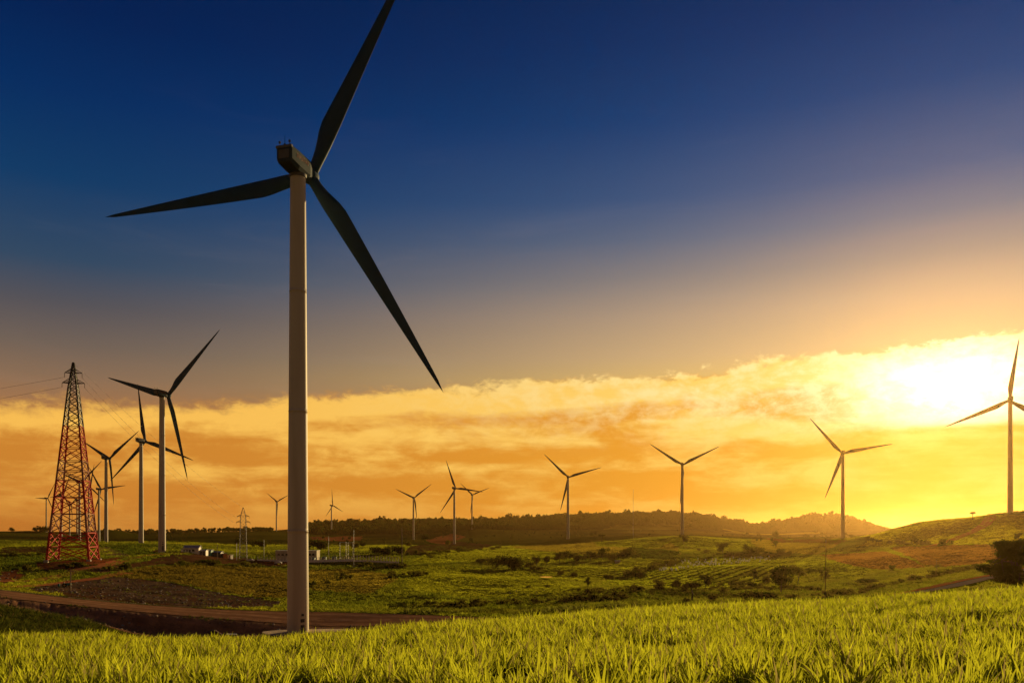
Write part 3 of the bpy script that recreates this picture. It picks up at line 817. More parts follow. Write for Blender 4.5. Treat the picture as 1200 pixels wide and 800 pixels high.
m &= ~((np.abs(P[:, 0] - np.interp(P[:, 1], ys, xs)) < 7.5) & (d < 262) & (px > 1000))
m &= ~((np.abs(px - 385) < 88) & (np.abs(d - 540) < 30))
P, z, d, rw, tnt = P[m], z[m], d[m], rw[m], tnt[m]
s = rng.gamma(3.6, .19, len(P))*np.clip((d/230)**.62, .8, 2.0)
s = np.where(rw > 0, s*.8, s); hs = s*np.where(rw > 0, .42, .62)
bb = bare[m] > .5; tnt[bb] = (.05, .055, .010); s[bb] *= .6; hs[bb] *= .6
tnt = tnt*rng.uniform(.78, 1.2, len(P))[:, None]
scatter('ground_cover', np.column_stack([P, z]), rand_rot(len(P), .12), np.column_stack([s, s, hs]), cov_k, tint=tnt)
print('cover', len(P))

# stones and clods on the dirt road, the cut bank and the bare soil; weeds along the verges
def clod():
    b = bmesh.new(); bmesh.ops.create_icosphere(b, subdivisions=1, radius=.5)
    for v in b.verts: v.co = v.co*random.uniform(.7, 1.15); v.co.z *= .65
    me = bpy.data.meshes.new('clod'); b.to_mesh(me); b.free(); me.materials.append(random.choice([M['soil'], M['soil'], M['rock']])); return me
P = fan_points(158, 330, lambda d: .22, -40, 640)
z = ground(P[:, 0], P[:, 1]); px, py = pxpy(P, z); _, _, bare = paint(P[:, 0], P[:, 1], px, py, P[:, 1])
m = ((bare > .5) & ~((P[:, 1] > 181) & (P[:, 1] < 202.5))) | (rng.random(len(P)) < .03)
m &= ~((np.abs(P[:, 0]-A0.x-4) < 12) & (np.abs(P[:, 1]-A0.y) < 8))
P, z = P[m], z[m]; s = rng.gamma(2.2, .16, len(P)).clip(.1, 1.3)
scatter('stones', np.column_stack([P, z + .05]), rand_rot(len(P)), np.column_stack([s, s, s]), [clod() for _ in range(6)])
q = rng.uniform(-60, 640, 1100); dv = np.where(rng.random(1100) < .55, rng.normal(204.6, .8, 1100), rng.normal(179.3, .8, 1100))
P = np.column_stack([(q-CX)/F*dv, dv]); m = fbm(P[:, 0]/9, P[:, 1]/9, 3, 161) > -.05
m &= ~((np.abs(P[:, 0]-A0.x-4) < 14) & (dv < 190)); P = P[m]; z = ground(P[:, 0], P[:, 1]) + .1
s = rng.uniform(.35, 1.0, len(P))
scatter('verge_weeds', np.column_stack([P, z]), rand_rot(len(P), .2), np.column_stack([s, s, s*.9]), bank_k)

# broad-leaved crop rows beside the road bend
lc_k = [blades(12, .9, 1.7, .3, .28, 1.0, 4, M['leafcrop'], 'leafy') for _ in range(4)]
P = fan_points(207, 262, lambda d: .2, 470, 770)
z = ground(P[:, 0], P[:, 1]); px, py = pxpy(P, z); d = P[:, 1]
m = fbm(P[:, 0]/14, P[:, 1]/6, 3, 95) + .5 - np.abs(d - np.interp(px, [480, 560, 640, 740, 780], [211, 220, 226, 236, 250]))/11 > 0
P, z = P[m], z[m]; s = rng.uniform(.7, 1.25, len(P))
scatter('leafy_crop', np.column_stack([P, z]), rand_rot(len(P)), np.column_stack([s, s, s]), lc_k)

# ------------------------------------------------------------------ trees
def leaf_cloud(clumps, n, size, mat, name='crown', flat=.0):
    """n leaf sprays spread through lumpy clumps (x, y, z, rx, ry, rz)"""
    cl = np.array(clumps, float); vol = cl[:, 3]*cl[:, 4]*cl[:, 5]; pr = vol**.75; pr /= pr.sum()
    k = rng.choice(len(cl), n, p=pr); u = rng.normal(0, 1, (n, 3)); u /= np.linalg.norm(u, axis=1)[:, None]
    rad = rng.uniform(.2, 1.0, n)**.45*(1 + .22*rng.normal(0, 1, n))
    c = cl[k, :3] + u*rad[:, None]*cl[k, 3:]
    nrm = u + rng.normal(0, .8, (n, 3)); nrm[:, 2] += flat; nrm /= np.linalg.norm(nrm, axis=1)[:, None]
    t = np.cross(nrm, rng.normal(0, 1, (n, 3))); t /= np.linalg.norm(t, axis=1)[:, None]; b = np.cross(nrm, t)
    s = size*rng.uniform(.5, 1.35, n)[:, None]; e = rng.uniform(.45, .9, n)[:, None]
    V = np.stack([c - t*s, c - b*s*e*.8 + nrm*s*.15, c + t*s, c + b*s*e], 1).reshape(-1, 3)
    return np_mesh(name, V, np.arange(4*n).reshape(n, 4), mat)
def trunk_mesh(h, r, ends, mat=None):
    m = MB(); p = Vector((0, 0, -.3)); pts = [p]
    for k in range(1, 5):
        pts.append(Vector((random.gauss(0, .03*h), random.gauss(0, .03*h), h*k/4)))
    m.path(pts, [r*(1 - .16*k) for k in range(5)], 7)
    for e in ends:
        s = random.choice(pts[2:]); e = Vector(e); mid = (s + e)/2 + Vector((random.gauss(0, .1), random.gauss(0, .1), .12*h))
        m.path([s, mid, e], [r*.45, r*.3, r*.12], 5)
    return m.mesh('trunk', mat or M['bark'])
def tree_kind(kind):
    """unit tree, one metre tall -> (crown mesh, trunk mesh)"""
    U = random.uniform; G = random.gauss
    if kind == 'round':
        cl = [(G(0, .16), G(0, .16), U(.42, .82), U(.13, .22), U(.13, .22), U(.11, .18)) for _ in range(13)]
        th, r, n, sz, mt = .5, .03, 1100, .045, M['tree']
    elif kind == 'tall':
        cl = [(G(0, .09), G(0, .09), U(.3, .9), U(.1, .16), U(.1, .16), U(.09, .14)) for _ in range(12)]
        th, r, n, sz, mt = .55, .025, 1300, .04, M['tree']
    elif kind == 'umbrella':
        cl = [(.36*math.cos(a)*q, .36*math.sin(a)*q, .74 + U(-.06, .14)*(1.1-q), U(.15, .21), U(.15, .21), U(.07, .12)) for a, q in ((U(0, 6.28), U(.2, 1)) for _ in range(13))]
        th, r, n, sz, mt = .72, .05, 1500, .042, M['treeb']
    elif kind == 'bush':
        cl = [(G(0, .42), G(0, .42), U(.25, .7), U(.25, .4), U(.25, .4), U(.2, .32)) for _ in range(11)]
        th, r, n, sz, mt = .3, .03, 1000, .085, M['treeb']
    elif kind == 'hedge':
        cl = [(U(-.95, .95), G(0, .25), U(.3, .68), U(.25, .4), U(.25, .4), U(.22, .34)) for _ in range(18)]
        th, r, n, sz, mt = .3, .03, 1500, .085, M['tree']
    elif kind == 'sparse':
        cl = [(G(0, .2), G(0, .2), U(.4, .9), U(.08, .16), U(.08, .16), U(.07, .13)) for _ in range(11)]
        th, r, n, sz, mt = .6, .025, 700, .04, M['treeb']
    elif kind == 'palm':
        cl = [(.2*math.cos(a), .2*math.sin(a), .88 + U(-.05, .06), .17, .17, .05) for a in np.arange(0, 6.2, .7)]
        th, r, n, sz, mt = .9, .06, 700, .06, M['tree']
    ends = [tuple(random.choice(cl)[:3]) for _ in range(6)]
    return leaf_cloud(cl, n, sz, mt), trunk_mesh(th, r, ends)
KINDS_ = {k: [tree_kind(k) for _ in range(3 if k in ('round', 'bush', 'hedge') else 2)] for k in ('round', 'tall', 'umbrella', 'bush', 'hedge', 'sparse', 'palm')}
NAME_OF = {'round': 'round_tree', 'tall': 'slim_tree', 'umbrella': 'umbrella_tree', 'bush': 'bush', 'hedge': 'hedge_tree', 'sparse': 'sparse_tree', 'palm': 'palm_tree'}
def plant(px, py, h_px, kind, label, dmin=88, wide=1.0, group=None):
    p = hit(px, py, dmin); h = 1.25*h_px/F*p.y
    cr, tr = random.choice(KINDS_[kind])
    o = empty(NAME_OF[kind], p - Vector((0, 0, .04*h)), random.uniform(0, 6.28) if kind != 'hedge' else random.uniform(-.25, .25))
    for nm, me in (('crown', cr), ('trunk', tr)):
        c = bpy.data.objects.new(nm, me); col.objects.link(c); c.parent = o
    o.scale = (h*wide, h*wide, h)
    tag(o, label, 'bush' if kind == 'bush' else 'tree', group)
    return o
GT = 'trees dotted about the valley'; GB = 'bushes in the valley'
TREES = [
 (811,704,21,'umbrella','flat-topped umbrella tree on a bare stem in the valley behind the crop',207,1.0,GT),
 (827,690,15,'round','round dark tree just right of the flat-topped umbrella tree',207,.9,GT),
 (792,689,11,'bush','dark bush just left of the flat-topped umbrella tree',207,.55,GB),
 (884.5,682,13,'tall','slender tree left of the big spreading valley tree, nearer the striped field',207,1.0,GT),
 (897,684,10,'bush','bush between the slender tree and the big spreading valley tree',207,.5,GB),
 (915,694,28,'round','big spreading dark tree in the valley, largest below the hill with the sun',207,1.0,GT),
 (936,684,20,'sparse','loose-crowned tree right of the big spreading valley tree',207,1.0,GT),
 (966,684,16,'sparse','loose low tree beside the thin stake in the valley',207,.9,GT),
 (848,703,14,'sparse','pale thin-leaved bush between the umbrella tree and the low dark hedge',207,.9,GB),
 (890,703,10,'hedge','long low dark hedge behind the crop, below the big spreading tree',207,1.6,GB),
 (927,703,7,'bush','low bush at the right end of the long dark hedge',207,.9,GB),
 (868,688,6,'hedge','thin strip of bushes at the lower edge of the striped field',207,2.0,GB),
 (771,685,6,'bush','small bush on the slope left of the bush by the umbrella tree',207,.7,GB),
 (835,703,7,'bush','small dark shrub on the ground right below the round dark tree',207,.8,GB),
 (806,706,6,'bush','small shrub at the foot of the flat-topped umbrella tree',207,.8,GB),
 (711,679,7,'bush','wide low bush on the slope above the leafy crop rows',207,1.0,GB),
 (689,688,10,'tall','small upright tree above the leafy crop rows by the pond',207,1.0,GT),
 (656,674,6,'bush','dark bush at the right bank of the little pond',207,.7,GB),
 (674,676,6,'bush','second bush to the right of the little pond',207,.7,GB),
 (745,677,8,'hedge','dark hedge along the diagonal edge of the striped field',207,1.2,GB),
 (596,667,15,'hedge','broad dark clump of trees in the middle of the green fields',300,.95,GT),
 (629,664,11,'round','round tree at the left end of the mid-valley tree line',300,.9,GT),
 (641,662,10,'round','second tree of the mid-valley tree line, shorter and wide',300,1.0,GT),
 (656,660,12,'round','full dark tree in the left half of the mid-valley tree line',300,1.0,GT),
 (676,658,9,'bush','low bush in the middle of the mid-valley tree line',300,.6,GB),
 (692,657,10,'round','dark tree right of the middle in the mid-valley tree line',300,1.0,GT),
 (706,656,13,'round','tallest dense tree of the mid-valley tree line',300,.95,GT),
 (719,657,9,'bush','bush between the tallest tree and the end of the mid-valley tree line',300,.6,GB),
 (737,655,10,'round','tree closing the mid-valley tree line at its right end',300,1.0,GT),
 (504,658,9,'sparse','small loose tree on the green slope right of the wooden pole',300,.9,GT),
 (525,638,5,'bush','small bush at the foot of the steep-bladed turbine',500,.8,GB),
 (480,640,5,'bush','small bush left of the bare brown field by the turbine',500,.7,GB),
 (599,634,7,'sparse','lone thin tree on the brown field in front of the ridge',500,1.0,GT),
 (705,635,9,'umbrella','lone spreading tree on the crest left of the thin mast',700,.9,GT),
 (801,638,11,'round','round tree standing at the foot of a turbine in the centre right',500,.85,GT),
 (847,650,13,'round','round tree on the field edge above the striped field',400,.9,GT),
 (874.5,647,9,'round','small round tree left of the low bushes on the upper field',400,.8,GT),
 (889,648,7,'bush','wide low bushes right of the small round tree on the upper field',400,.9,GB),
 (909,643,9,'sparse','thin tree right of the low bushes on the upper field',400,.9,GT),
 (906,672,6,'bush','small bush on the right end of the striped field',250,.7,GB),
 (372,644,11,'hedge','dark tree clump right beside the huge near tower',560,.9,GT),
 (304,641,8,'hedge','dark tree clump left beside the huge near tower',560,.9,GT),
 (278,640,9,'round','round tree behind the small grey pylon',560,.9,GT),
 (425,642,8,'round','tree behind the substation yard poles',560,1.1,GT),
 (416,642,6,'bush','bush behind the substation, left of a round tree',560,.8,GB),
 (446,650,9,'hedge','dark hedge behind the right half of the substation',560,1.1,GT),
 (466,649,9,'hedge','dark hedge at the wooden pole right of the substation',560,.8,GT),
 (32,669,9,'bush','dark bush beside the red track at the far left',210,.75,GB),
 (91,664,6,'bush','dark bush on the red soil below the red pylon',210,.8,GB),
 (146,667,5,'bush','dark bush between the red track and the bare soil',210,.9,GB),
 (246,661,5,'hedge','low dark hedge along the bare soil below the white house',300,2.2,GB),
 (14,624,6,'round','tiny round tree alone on the far left skyline',1800,1.0,GT),
 (41,624,6,'round','tiny tree on the far left skyline beside the small clear turbine',1800,1.0,GT),
 (51.5,624,7,'hedge','tiny tree clump at the foot of the small clear turbine on the left skyline',1800,.9,GT),
 (1140,609,8,'palm','lone palm-like tree on the crest of the green hill',500,.8,GT),
 (1194,634,9,'round','small round tree on the slope of the green hill at the far right',400,.9,GT),
 (1046,667,5,'bush','small bush between the ploughed field and the road slope',230,.8,GB),
 (1017,683,5,'hedge','row of low bushes on the bank above the country road',207,2.0,GB),
 (1098,668,7,'sparse','thin young tree on the slope above the country road',190,1.0,GT),
]
for t in TREES:
    plant(t[0], t[1], t[2], t[3], t[4], t[5], t[6], t[7])

# big layered tree at the right edge: flat boughs over a forked trunk
def big_tree():
    p = at(1194, 694, 135); p.z = g1(p.x, p.y); h = 60/F*p.y
    o = empty('layered_tree', p)
    cl = []; ends = []
    for k in range(60):
        a = random.uniform(0, 6.28); z_ = random.uniform(.12, .98); q = (.16 + .50*math.sin(math.pi*min(1, .22 + z_*.72)))*random.uniform(.3, 1)
        c = (q*math.cos(a), q*math.sin(a), z_)
        cl.append((*c, random.uniform(.14, .24), random.uniform(.14, .24), random.uniform(.04, .075)))
        if k % 2 == 0: ends.append(c)
    cr = leaf_cloud(cl, 26000, .021, M['tree'], flat=.6)
    tr = trunk_mesh(.75, .035, ends)
    for nm, me in (('crown', cr), ('trunk', tr)):
        c = bpy.data.objects.new(nm, me); col.objects.link(c); c.parent = o
    o.scale = (h, h, h)
    tag(o, 'large dark tree with layered boughs at the right edge beside the crop and road', 'tree', GT)
big_tree()

# scrub along hedgerows and in the wet valley bottom: nobody could count it
sc_k = []
for _ in range(6):
    cl = [(random.gauss(0, .4), random.gauss(0, .4), random.uniform(.2, .6), .35, .35, .28) for _ in range(6)]
    sc_k.append(leaf_cloud(cl, 260, .13, M['treeb'], 'scrub'))
LINES = [([(735,677),(766,667),(810,655)],1.6,1.0),([(690,694),(760,690),(800,690)],2.5,.6),([(830,691),(880,689),(960,691)],2.5,.9),
 ([(985,699),(1030,689),(1060,681),(1085,677),(1160,663)],1.6,.9),([(950,699),(1000,694)],1.5,.8),([(660,653),(750,651)],1.2,.8),([(480,650),(545,646),(600,641)],.9,.5),
 ([(340,692),(400,678),(500,673)],2.5,.35),([(420,664),(470,665)],1.5,.7),([(560,660),(600,662),(640,668)],1.6,.6),([(820,645),(850,651),(930,650)],1.0,.5),
 ([(60,665),(110,663)],1.4,.5),([(130,668),(170,664)],1.2,.5),([(1000,632),(1060,638),(1110,639)],.8,.4),([(210,662),(300,664)],1.2,.6),([(0,652),(56,650)],.8,.7),([(500,712),(620,706),(740,699)],3.0,.7)]
sp = []
for ln, sg, dens in LINES:
    for (a, b), (c, e) in zip(ln[:-1], ln[1:]):
        for k in range(int(abs(c-a)*dens*.5)):
            t = random.random(); sp.append((a+(c-a)*t + random.gauss(0, 1.5), b+(e-b)*t + random.gauss(0, sg*.5), 1.0))
for k in range(90):
    a, b = random.uniform(610, 980), random.uniform(686, 708)
    if fbm(np.array([a/24.]), np.array([b/7.]), 3, 121)[0] > .02: sp.append((a, b, .8))
pts = np.array([[*hit(a, b, 207), s] for a, b, s in sp])
hs = rng.gamma(5, .3, len(pts))*pts[:, 3]*np.clip(pts[:, 1]/330, .8, 2)
scatter('hedgerow_scrub', pts[:, :3], rand_rot(len(pts)), np.column_stack([hs*1.1, hs*1.1, hs]), sc_k)

# the wood on the far ridge: one mass
f_k = []
for _ in range(6):
    cl = [(random.gauss(0, .2), random.gauss(0, .2), random.uniform(.35, .85), random.uniform(.18, .28), random.uniform(.18, .28), random.uniform(.14, .22)) for _ in range(7)]
    f_k.append(leaf_cloud(cl, 170, .12, M['forest'], 'forest_tree'))
cl = [(random.gauss(0, .16), random.gauss(0, .16), random.uniform(.7, .92), .16, .16, .12) for _ in range(5)]
tall_k = leaf_cloud(cl, 120, .1, M['forest'], 'forest_tree')
def wood(name, pts, hs, kinds):
    z = ground(pts[:, 0], pts[:, 1])
    scatter(name, np.column_stack([pts, z - .3]), rand_rot(len(pts), .05), np.column_stack([hs*.85, hs*.85, hs]), kinds)
P = fan_points(2150, 3250, lambda d: 1/100., 355, 1130)
px = CX + F*P[:, 0]/P[:, 1]; nn = fbm(P[:, 0]/160, P[:, 1]/160, 3, 101)
d0 = np.interp(px, [355, 480, 560, 660, 760, 830, 900, 1050], [2350, 2250, 2200, 2330, 2400, 2350, 2350, 2450])
m = (P[:, 1] > d0 + 160*nn) & (nn > -.62)
m &= px < 1056
m &= ~((np.abs(px - 900) < 55) & (P[:, 1] < 2560)) & ~((np.abs(px-760) < 40) & (P[:, 1] < 2500))
P = P[m]; hs = rng.gamma(8, 1.45, len(P))*(1 + .45*(rng.random(len(P)) > .96))*np.clip((1056 - px[m])/62, .22, 1)
wood('far_wood', P, hs, f_k + [tall_k])
print('wood', len(P))
P = fan_points(2200, 2760, lambda d: 1/260., 118, 320)
px = CX + F*P[:, 0]/P[:, 1]; nn = fbm(P[:, 0]/70, P[:, 1]/70, 3, 105)
m = (nn > -.1); P = P[m]; hs = rng.gamma(10, .85, len(P))
wood('far_tree_belt', P, hs, f_k)
P = fan_points(1000, 2200, lambda d: 1/2200., 180, 1000)
nn = fbm(P[:, 0]/130, P[:, 1]/130, 4, 108); m = nn > .18
P = P[m]; hs = rng.gamma(6, .8, len(P))
wood('far_scrub', P, hs, f_k)

# ------------------------------------------------------------------ pond
pw = hit(640, 678, 207)
m, nt = new_mat('pond_water')
bs = S(N(nt, 'ShaderNodeBsdfPrincipled'), Roughness=.05); bs.inputs['Base Color'].default_value = (.03, .035, .03, 1)
nz = S(N(nt, 'ShaderNodeTexNoise'), Scale=1.2, Detail=3.0); b = S(N(nt, 'ShaderNodeBump'), Strength=.06, Distance=.05); L(nt, nz.outputs['Fac'], b.inputs['Height']); L(nt, b.outputs[0], bs.inputs['Normal'])
o_ = N(nt, 'ShaderNodeOutputMaterial'); L(nt, bs.outputs[0], o_.inputs[0])
vs = [(pw.x + 3.1*math.cos(t)*(1+.12*math.sin(3*t)), pw.y + 6.5*math.sin(t), g1(pw.x, pw.y - 6) + .9) for t in np.arange(0, 6.28, .3)]
q = MB(); q.add(vs, [tuple(range(len(vs)))])
tag(q.build('pond_water', m), kind='structure')
# ------------------------------------------------------------------ lattice pylons
def lattice(root, H, w0, wt, levels, band_mats, leg_r, br_r, waist=None):
    """square lattice mast: four legs and the bracing of its four faces, in painted bands"""
    def half(z):
        if waist and z > waist[0]: return waist[1] + (wt - waist[1])*(z - waist[0])/(H - waist[0])
        return w0 + ((waist[1] if waist else wt) - w0)*(z/(waist[0] if waist else H))
    cn = [(-1, -1), (1, -1), (1, 1), (-1, 1)]
    legs = [dict() for _ in range(4)]; brs = {}
    mat_at = lambda z: band_mats[min(len(band_mats)-1, max(0, [i for i, b in enumerate(band_mats) if z >= b[0]*H][-1]))][1]
    for j in range(len(levels) - 1):
        z0, z1 = levels[j], levels[j+1]; a, b = half(z0), half(z1); mt = mat_at((z0+z1)/2)
        k = 1 - .45*z0/H
        for i in range(4):
            c, e = cn[i], cn[(i+1) % 4]
            legs[i].setdefault(mt, MB()).tube((c[0]*a, c[1]*a, z0), (c[0]*b, c[1]*b, z1), leg_r*k, leg_r*k, 5)
            B = brs.setdefault((i, mt), MB())
            P0, P1 = Vector((c[0]*a, c[1]*a, z0)), Vector((e[0]*a, e[1]*a, z0)); Q0, Q1 = Vector((c[0]*b, c[1]*b, z1)), Vector((e[0]*b, e[1]*b, z1))
            B.tube(P0, Q1, br_r*k, None, 4); B.tube(P1, Q0, br_r*k, None, 4); B.tube(Q0, Q1, br_r*k, None, 4)
            if z1 - z0 > 4.5:       # secondary bracing
                mid = (P0 + P1 + Q0 + Q1)/4
                for u, v in ((P0, Q0), (P1, Q1)):
                    B.tube((u+v)/2, (u + mid)/2, br_r*k*.75, None, 4); B.tube((u+v)/2, (v + mid)/2, br_r*k*.75, None, 4)
    mats = sorted({b[1] for b in band_mats}, key=lambda s: s)
    def joined(name, d):
        mb = MB(); idx = []; keys = list(d)
        for kx in keys:
            n0 = len(mb.f); mb.add(d[kx].v, d[kx].f); idx += [keys.index(kx)]*(len(mb.f) - n0)
        me = bpy.data.meshes.new(name); me.from_pydata(mb.v, [], mb.f)
        for kx in keys: me.materials.append(M[kx])
        me.polygons.foreach_set('material_index', np.array(idx, np.int32))
        o = bpy.data.objects.new(name, me); col.objects.link(o); o.parent = root
        return o
    for i in range(4):
        joined('leg', legs[i])
        joined('bracing', {mt: mb for (f, mt), mb in brs.items() if f == i})
    return half
pr = empty('lattice_pylon', (PYL.x, PYL.y, g1(PYL.x, PYL.y) - .3), R(12))
tag(pr, 'tall red and white lattice pylon standing at the left among the turbines', 'pylon', 'lattice pylons')
HP = (656-424)/F*360
lv = [0]
for k in (5.85, 5.85, 7.8, 6.9, 6.9, 4.1, 4.1, 5.4, 4.8, 4.2, 3.9, 3.6, 3.2, 2.8, 2.4, 2.2, 2.0, 1.9, 1.8, 1.7, 1.6): lv.append(min(HP, lv[-1] + k*HP/82.6))
lv = [z for z in lv if z < HP - .5] + [HP]
bands = [(0, 'redsteel'), (.142, 'ring'), (.236, 'redsteel'), (.403, 'ring'), (.50, 'redsteel'), (.70, 'dark')]
hf = lattice(pr, HP, 8.1, .25, lv, bands, .5, .25, (.86*HP, 1.75))
pr_arms = []
for zf, ln in ((.897, 4.4), (.948, 3.4)):
    z = zf*HP; a = hf(z)
    for sx in (-1, 1):
        m = MB(); tip = Vector((sx*ln, 0, z))
        for sy in (-1, 1):
            m.tube((sx*a, sy*a, z), tip, .2, .14, 4); m.tube((sx*a, sy*a, z + 1.6), tip, .16, .12, 4)
        m.tube((sx*(a+ln)/2, 0, z), (sx*a, 0, z + 1.6), .06, None, 4)
        ar = m.build('cross_arm', M['dark'], pr)
        ins = MB().lathe([(.05, -1.9), (.16, -1.8), (.07, -1.7), (.16, -1.3), (.07, -1.2), (.16, -.8), (.07, -.7), (.16, -.3), (.05, -.1)], 8, off=tip)
        ins.build('insulator', M['ceramic'], ar)
        pr_arms.append((sx, tip + Vector((0, 0, -1.9))))
for cx, cy in ((-1, -1), (1, -1), (1, 1), (-1, 1)):
    MB().box((cx*8.1, cy*8.1, .1), (1.6, 1.6, 1.2)).build('footing', M['concrete'], pr, bevel=.06)

p2 = empty('lattice_pylon', (PYL2.x, PYL2.y, g1(PYL2.x, PYL2.y) - .2), R(10))
tag(p2, 'small grey lattice pylon with two cross arms left of the huge near tower', 'pylon', 'lattice pylons')
H2 = (655-594)/F*590
lv2 = list(np.linspace(0, H2, 15))
h2f = lattice(p2, H2, 2.5, .15, lv2, [(0, 'galv')], .17, .08, (.84*H2, 1.7))
p2_arms = []
for zf, ln in ((.72, 4.6), (.83, 4.0)):
    z = zf*H2
    for sx in (-1, 1):
        tip = Vector((sx*ln, 0, z)); a = h2f(z)
        m = MB()
        for sy in (-1, 1):
            m.tube((sx*a, sy*a, z), tip, .2, .14, 4); m.tube((sx*a, sy*a, z+1.1), tip, .16, .1, 4)
        ar = m.build('cross_arm', M['dark'], p2)
        MB().lathe([(.05, -1.4), (.15, -1.3), (.07, -1.1), (.15, -.8), (.07, -.6), (.15, -.3), (.05, -.1)], 8, off=tip).build('insulator', M['ceramic'], ar)
        p2_arms.append((sx, tip + Vector((0, 0, -1.4))))
bpy.context.view_layer.update()
def cable(p, q, sag, r, label, group):
    m = MB(); pts = []
    for k in range(25):
        t = k/24; v = p.lerp(q, t); v.z -= sag*4*t*(1-t); pts.append(v)
    m.path(pts, [r]*25, 5)
    o = m.build('power_cable', M['wire'], None, smooth=True)
    return tag(o, label, 'cable', group)
W1 = lambda o, v: o.matrix_world @ v
G_ = 'power cables strung from the pylons'
for (s, v), (s2, u), pos in zip([a for a in pr_arms if a[0] > 0], [a for a in p2_arms if a[0] < 0], ('lower', 'upper')):
    cable(W1(pr, v), W1(p2, u), 4.5, .045, 'thin %s cable sagging from the red pylon down to the small grey pylon' % pos, G_)
for (s, v), (s2, u), pos in zip([a for a in pr_arms if a[0] < 0], [a for a in p2_arms if a[0] > 0], ('lower', 'upper')):
    a = W1(pr, v)
    cable(a, at(-330 if pos == 'lower' else -345, 500 if pos == 'lower' else 488, 640), 5, .05, 'thin %s cable leaving the red pylon past the left edge of the view' % pos, G_)
top = W1(pr, Vector((0, 0, HP)))
cable(top, W1(p2, Vector((0, 0, H2))), 3.5, .035, 'earth wire running between the tips of the two lattice pylons', G_)

# ------------------------------------------------------------------ poles and masts
def pole(px, py, top_py, label, mat, dmin=207, r=.16, arm=False, lean=0.0, dd=None, base=False):
    p = hit(px, py, dmin) if dd is None else at(px, py, dd)
    if dd is not None: p.z = g1(p.x, p.y)
    h = (py - top_py)/F*p.y
    o = empty('utility_pole', p)
    MB().lathe([(r, -.6), (r, .1), (r*.62, h - .1), (r*.4, h)], 10).build('post', mat, o, smooth=True)
    if arm:
        c = MB().box((0, 0, h*.93), (1.9, .12, .14)); c.build('cross_arm', M['wood'], o)
        for x in (-.8, 0, .8): MB().lathe([(.03, 0), (.07, .05), (.05, .2), (.02, .25)], 8, off=(x, 0, h*.93 + .07)).build('insulator', M['ceramic'], o)
    else:
        MB().lathe([(r*.9, 0), (r*.9, .14), (r*.3, .2)], 10, off=(0, 0, h)).build('cap', M['galv'], o)
    if base: MB().box((0, 0, .1), (1.8, 1.8, .7)).build('footing', M['concrete'], o)
    o.rotation_euler = (0, lean, 0)
    return tag(o, label, 'pole', 'poles about the valley')
pole(82.3, 693, 667, 'pale wooden pole with a cross arm on the grey soil above the dirt road', M['wood'], 205.5, .17, True, .02)
pole(254.5, 656, 637.5, 'thin pole left of the small grey pylon, apart from it', M['wood'], 480, .22)
pole(277.2, 656, 636, 'thin pole close beside the small grey pylon', M['galv'], 480, .2)
pole(309.3, 655, 632, 'thin pole inside the left fence of the substation', M['galv'], 480, .2)
pole(385, 652, 628, 'thin pole behind the substation, right of the huge near tower', M['galv'], 480, .2)
pole(414.5, 664, 621, 'tall pale pole on a footing in front of the substation fence', M['galv'], 380, .22, True, 0, None, True)
pole(471, 662, 618, 'thick brown wooden pole right of the substation fence', M['wood'], 380, .36, True)
pole(967, 731, 655, 'thin leaning stake rising out of the crop', surf_mat('stake_wood', (.4, .24, .11), .8), 40, .032, False, .012, 62)
pole(1097.5, 667, 656.5, 'short pale pole on the slope between ploughed field and country road', M['wood'], 190, .12)
pole(352, 648, 631, 'thin pole half hidden behind the huge near tower', M['galv'], 480, .2)
mp_ = hit(742, 631, 900); hm = 58/F*mp_.y
mo = empty('guyed_mast', mp_)
tag(mo, 'very thin tall mast in front of the wooded ridge between two turbines', 'mast')
mm = MB()
for k in range(40):
    z0, z1 = hm*k/40, hm*(k+1)/40; tri = [(.35*math.cos(a), .35*math.sin(a)) for a in (0, 2.09, 4.19)]
    for i in range(3):
        mm.tube((*tri[i], z0), (*tri[i], z1), .05, None, 4); mm.tube((*tri[i], z0), (*tri[(i+1) % 3], z1), .03, None, 3)
mm.build('lattice_shaft', M['galv'], mo)
for k in range(3):
    a = 2.09*k + .4
    MB().tube((.3*math.cos(a), .3*math.sin(a), hm*.8), (hm*.32*math.cos(a), hm*.32*math.sin(a), g1(mp_.x + hm*.32*math.cos(a), mp_.y + hm*.32*math.sin(a)) - mp_.z), .025, None, 4).build('guy_wire', M['wire'], mo)

# ------------------------------------------------------------------ buildings
def prism_roof(w_, d_, z, rise, over, t=.12):
    m = MB(); x, y = w_/2 + over, d_/2 + over
    for s in (-1, 1):
        vs = [(-x, s*y, z), (x, s*y, z), (x, 0, z + rise), (-x, 0, z + rise)]
        up = [(a, b, c + t) for a, b, c in vs]
        m.add(vs + up, [(0,1,2,3),(4,5,6,7),(0,1,5,4),(1,2,6,5),(2,3,7,6),(3,0,4,7)])
    return m
def walls(w_, d_, h, gable=0.0):
    m = MB(); x, y = w_/2, d_/2
    m.box((0, 0, h/2 - .3), (w_, d_, h + .6))
    if gable:
        for s in (-1, 1):
            m.add([(s*x - .1*s, -y, h), (s*x - .1*s, y, h), (s*x - .1*s, 0, h + gable), (s*x, -y, h), (s*x, y, h), (s*x, 0, h + gable)], [(0,1,2),(3,4,5),(0,1,4,3),(1,2,5,4),(2,0,3,5)])
    return m
def opening(name, parent, x, z, w_, h, y, mat, frame=True):
    o = MB().box((x, y - .015, z), (w_, .06, h)).build(name, mat, parent)
    if frame:
        m = MB()
        for sx in (-1, 1): m.box((x + sx*(w_/2 + .05), y - .03, z), (.1, .12, h + .2))
        for sz in (-1, 1): m.box((x, y - .032, z + sz*(h/2 + .05)), (w_ - .01, .12, .1))
        m.build('frame', M['seam'], o)
    return o
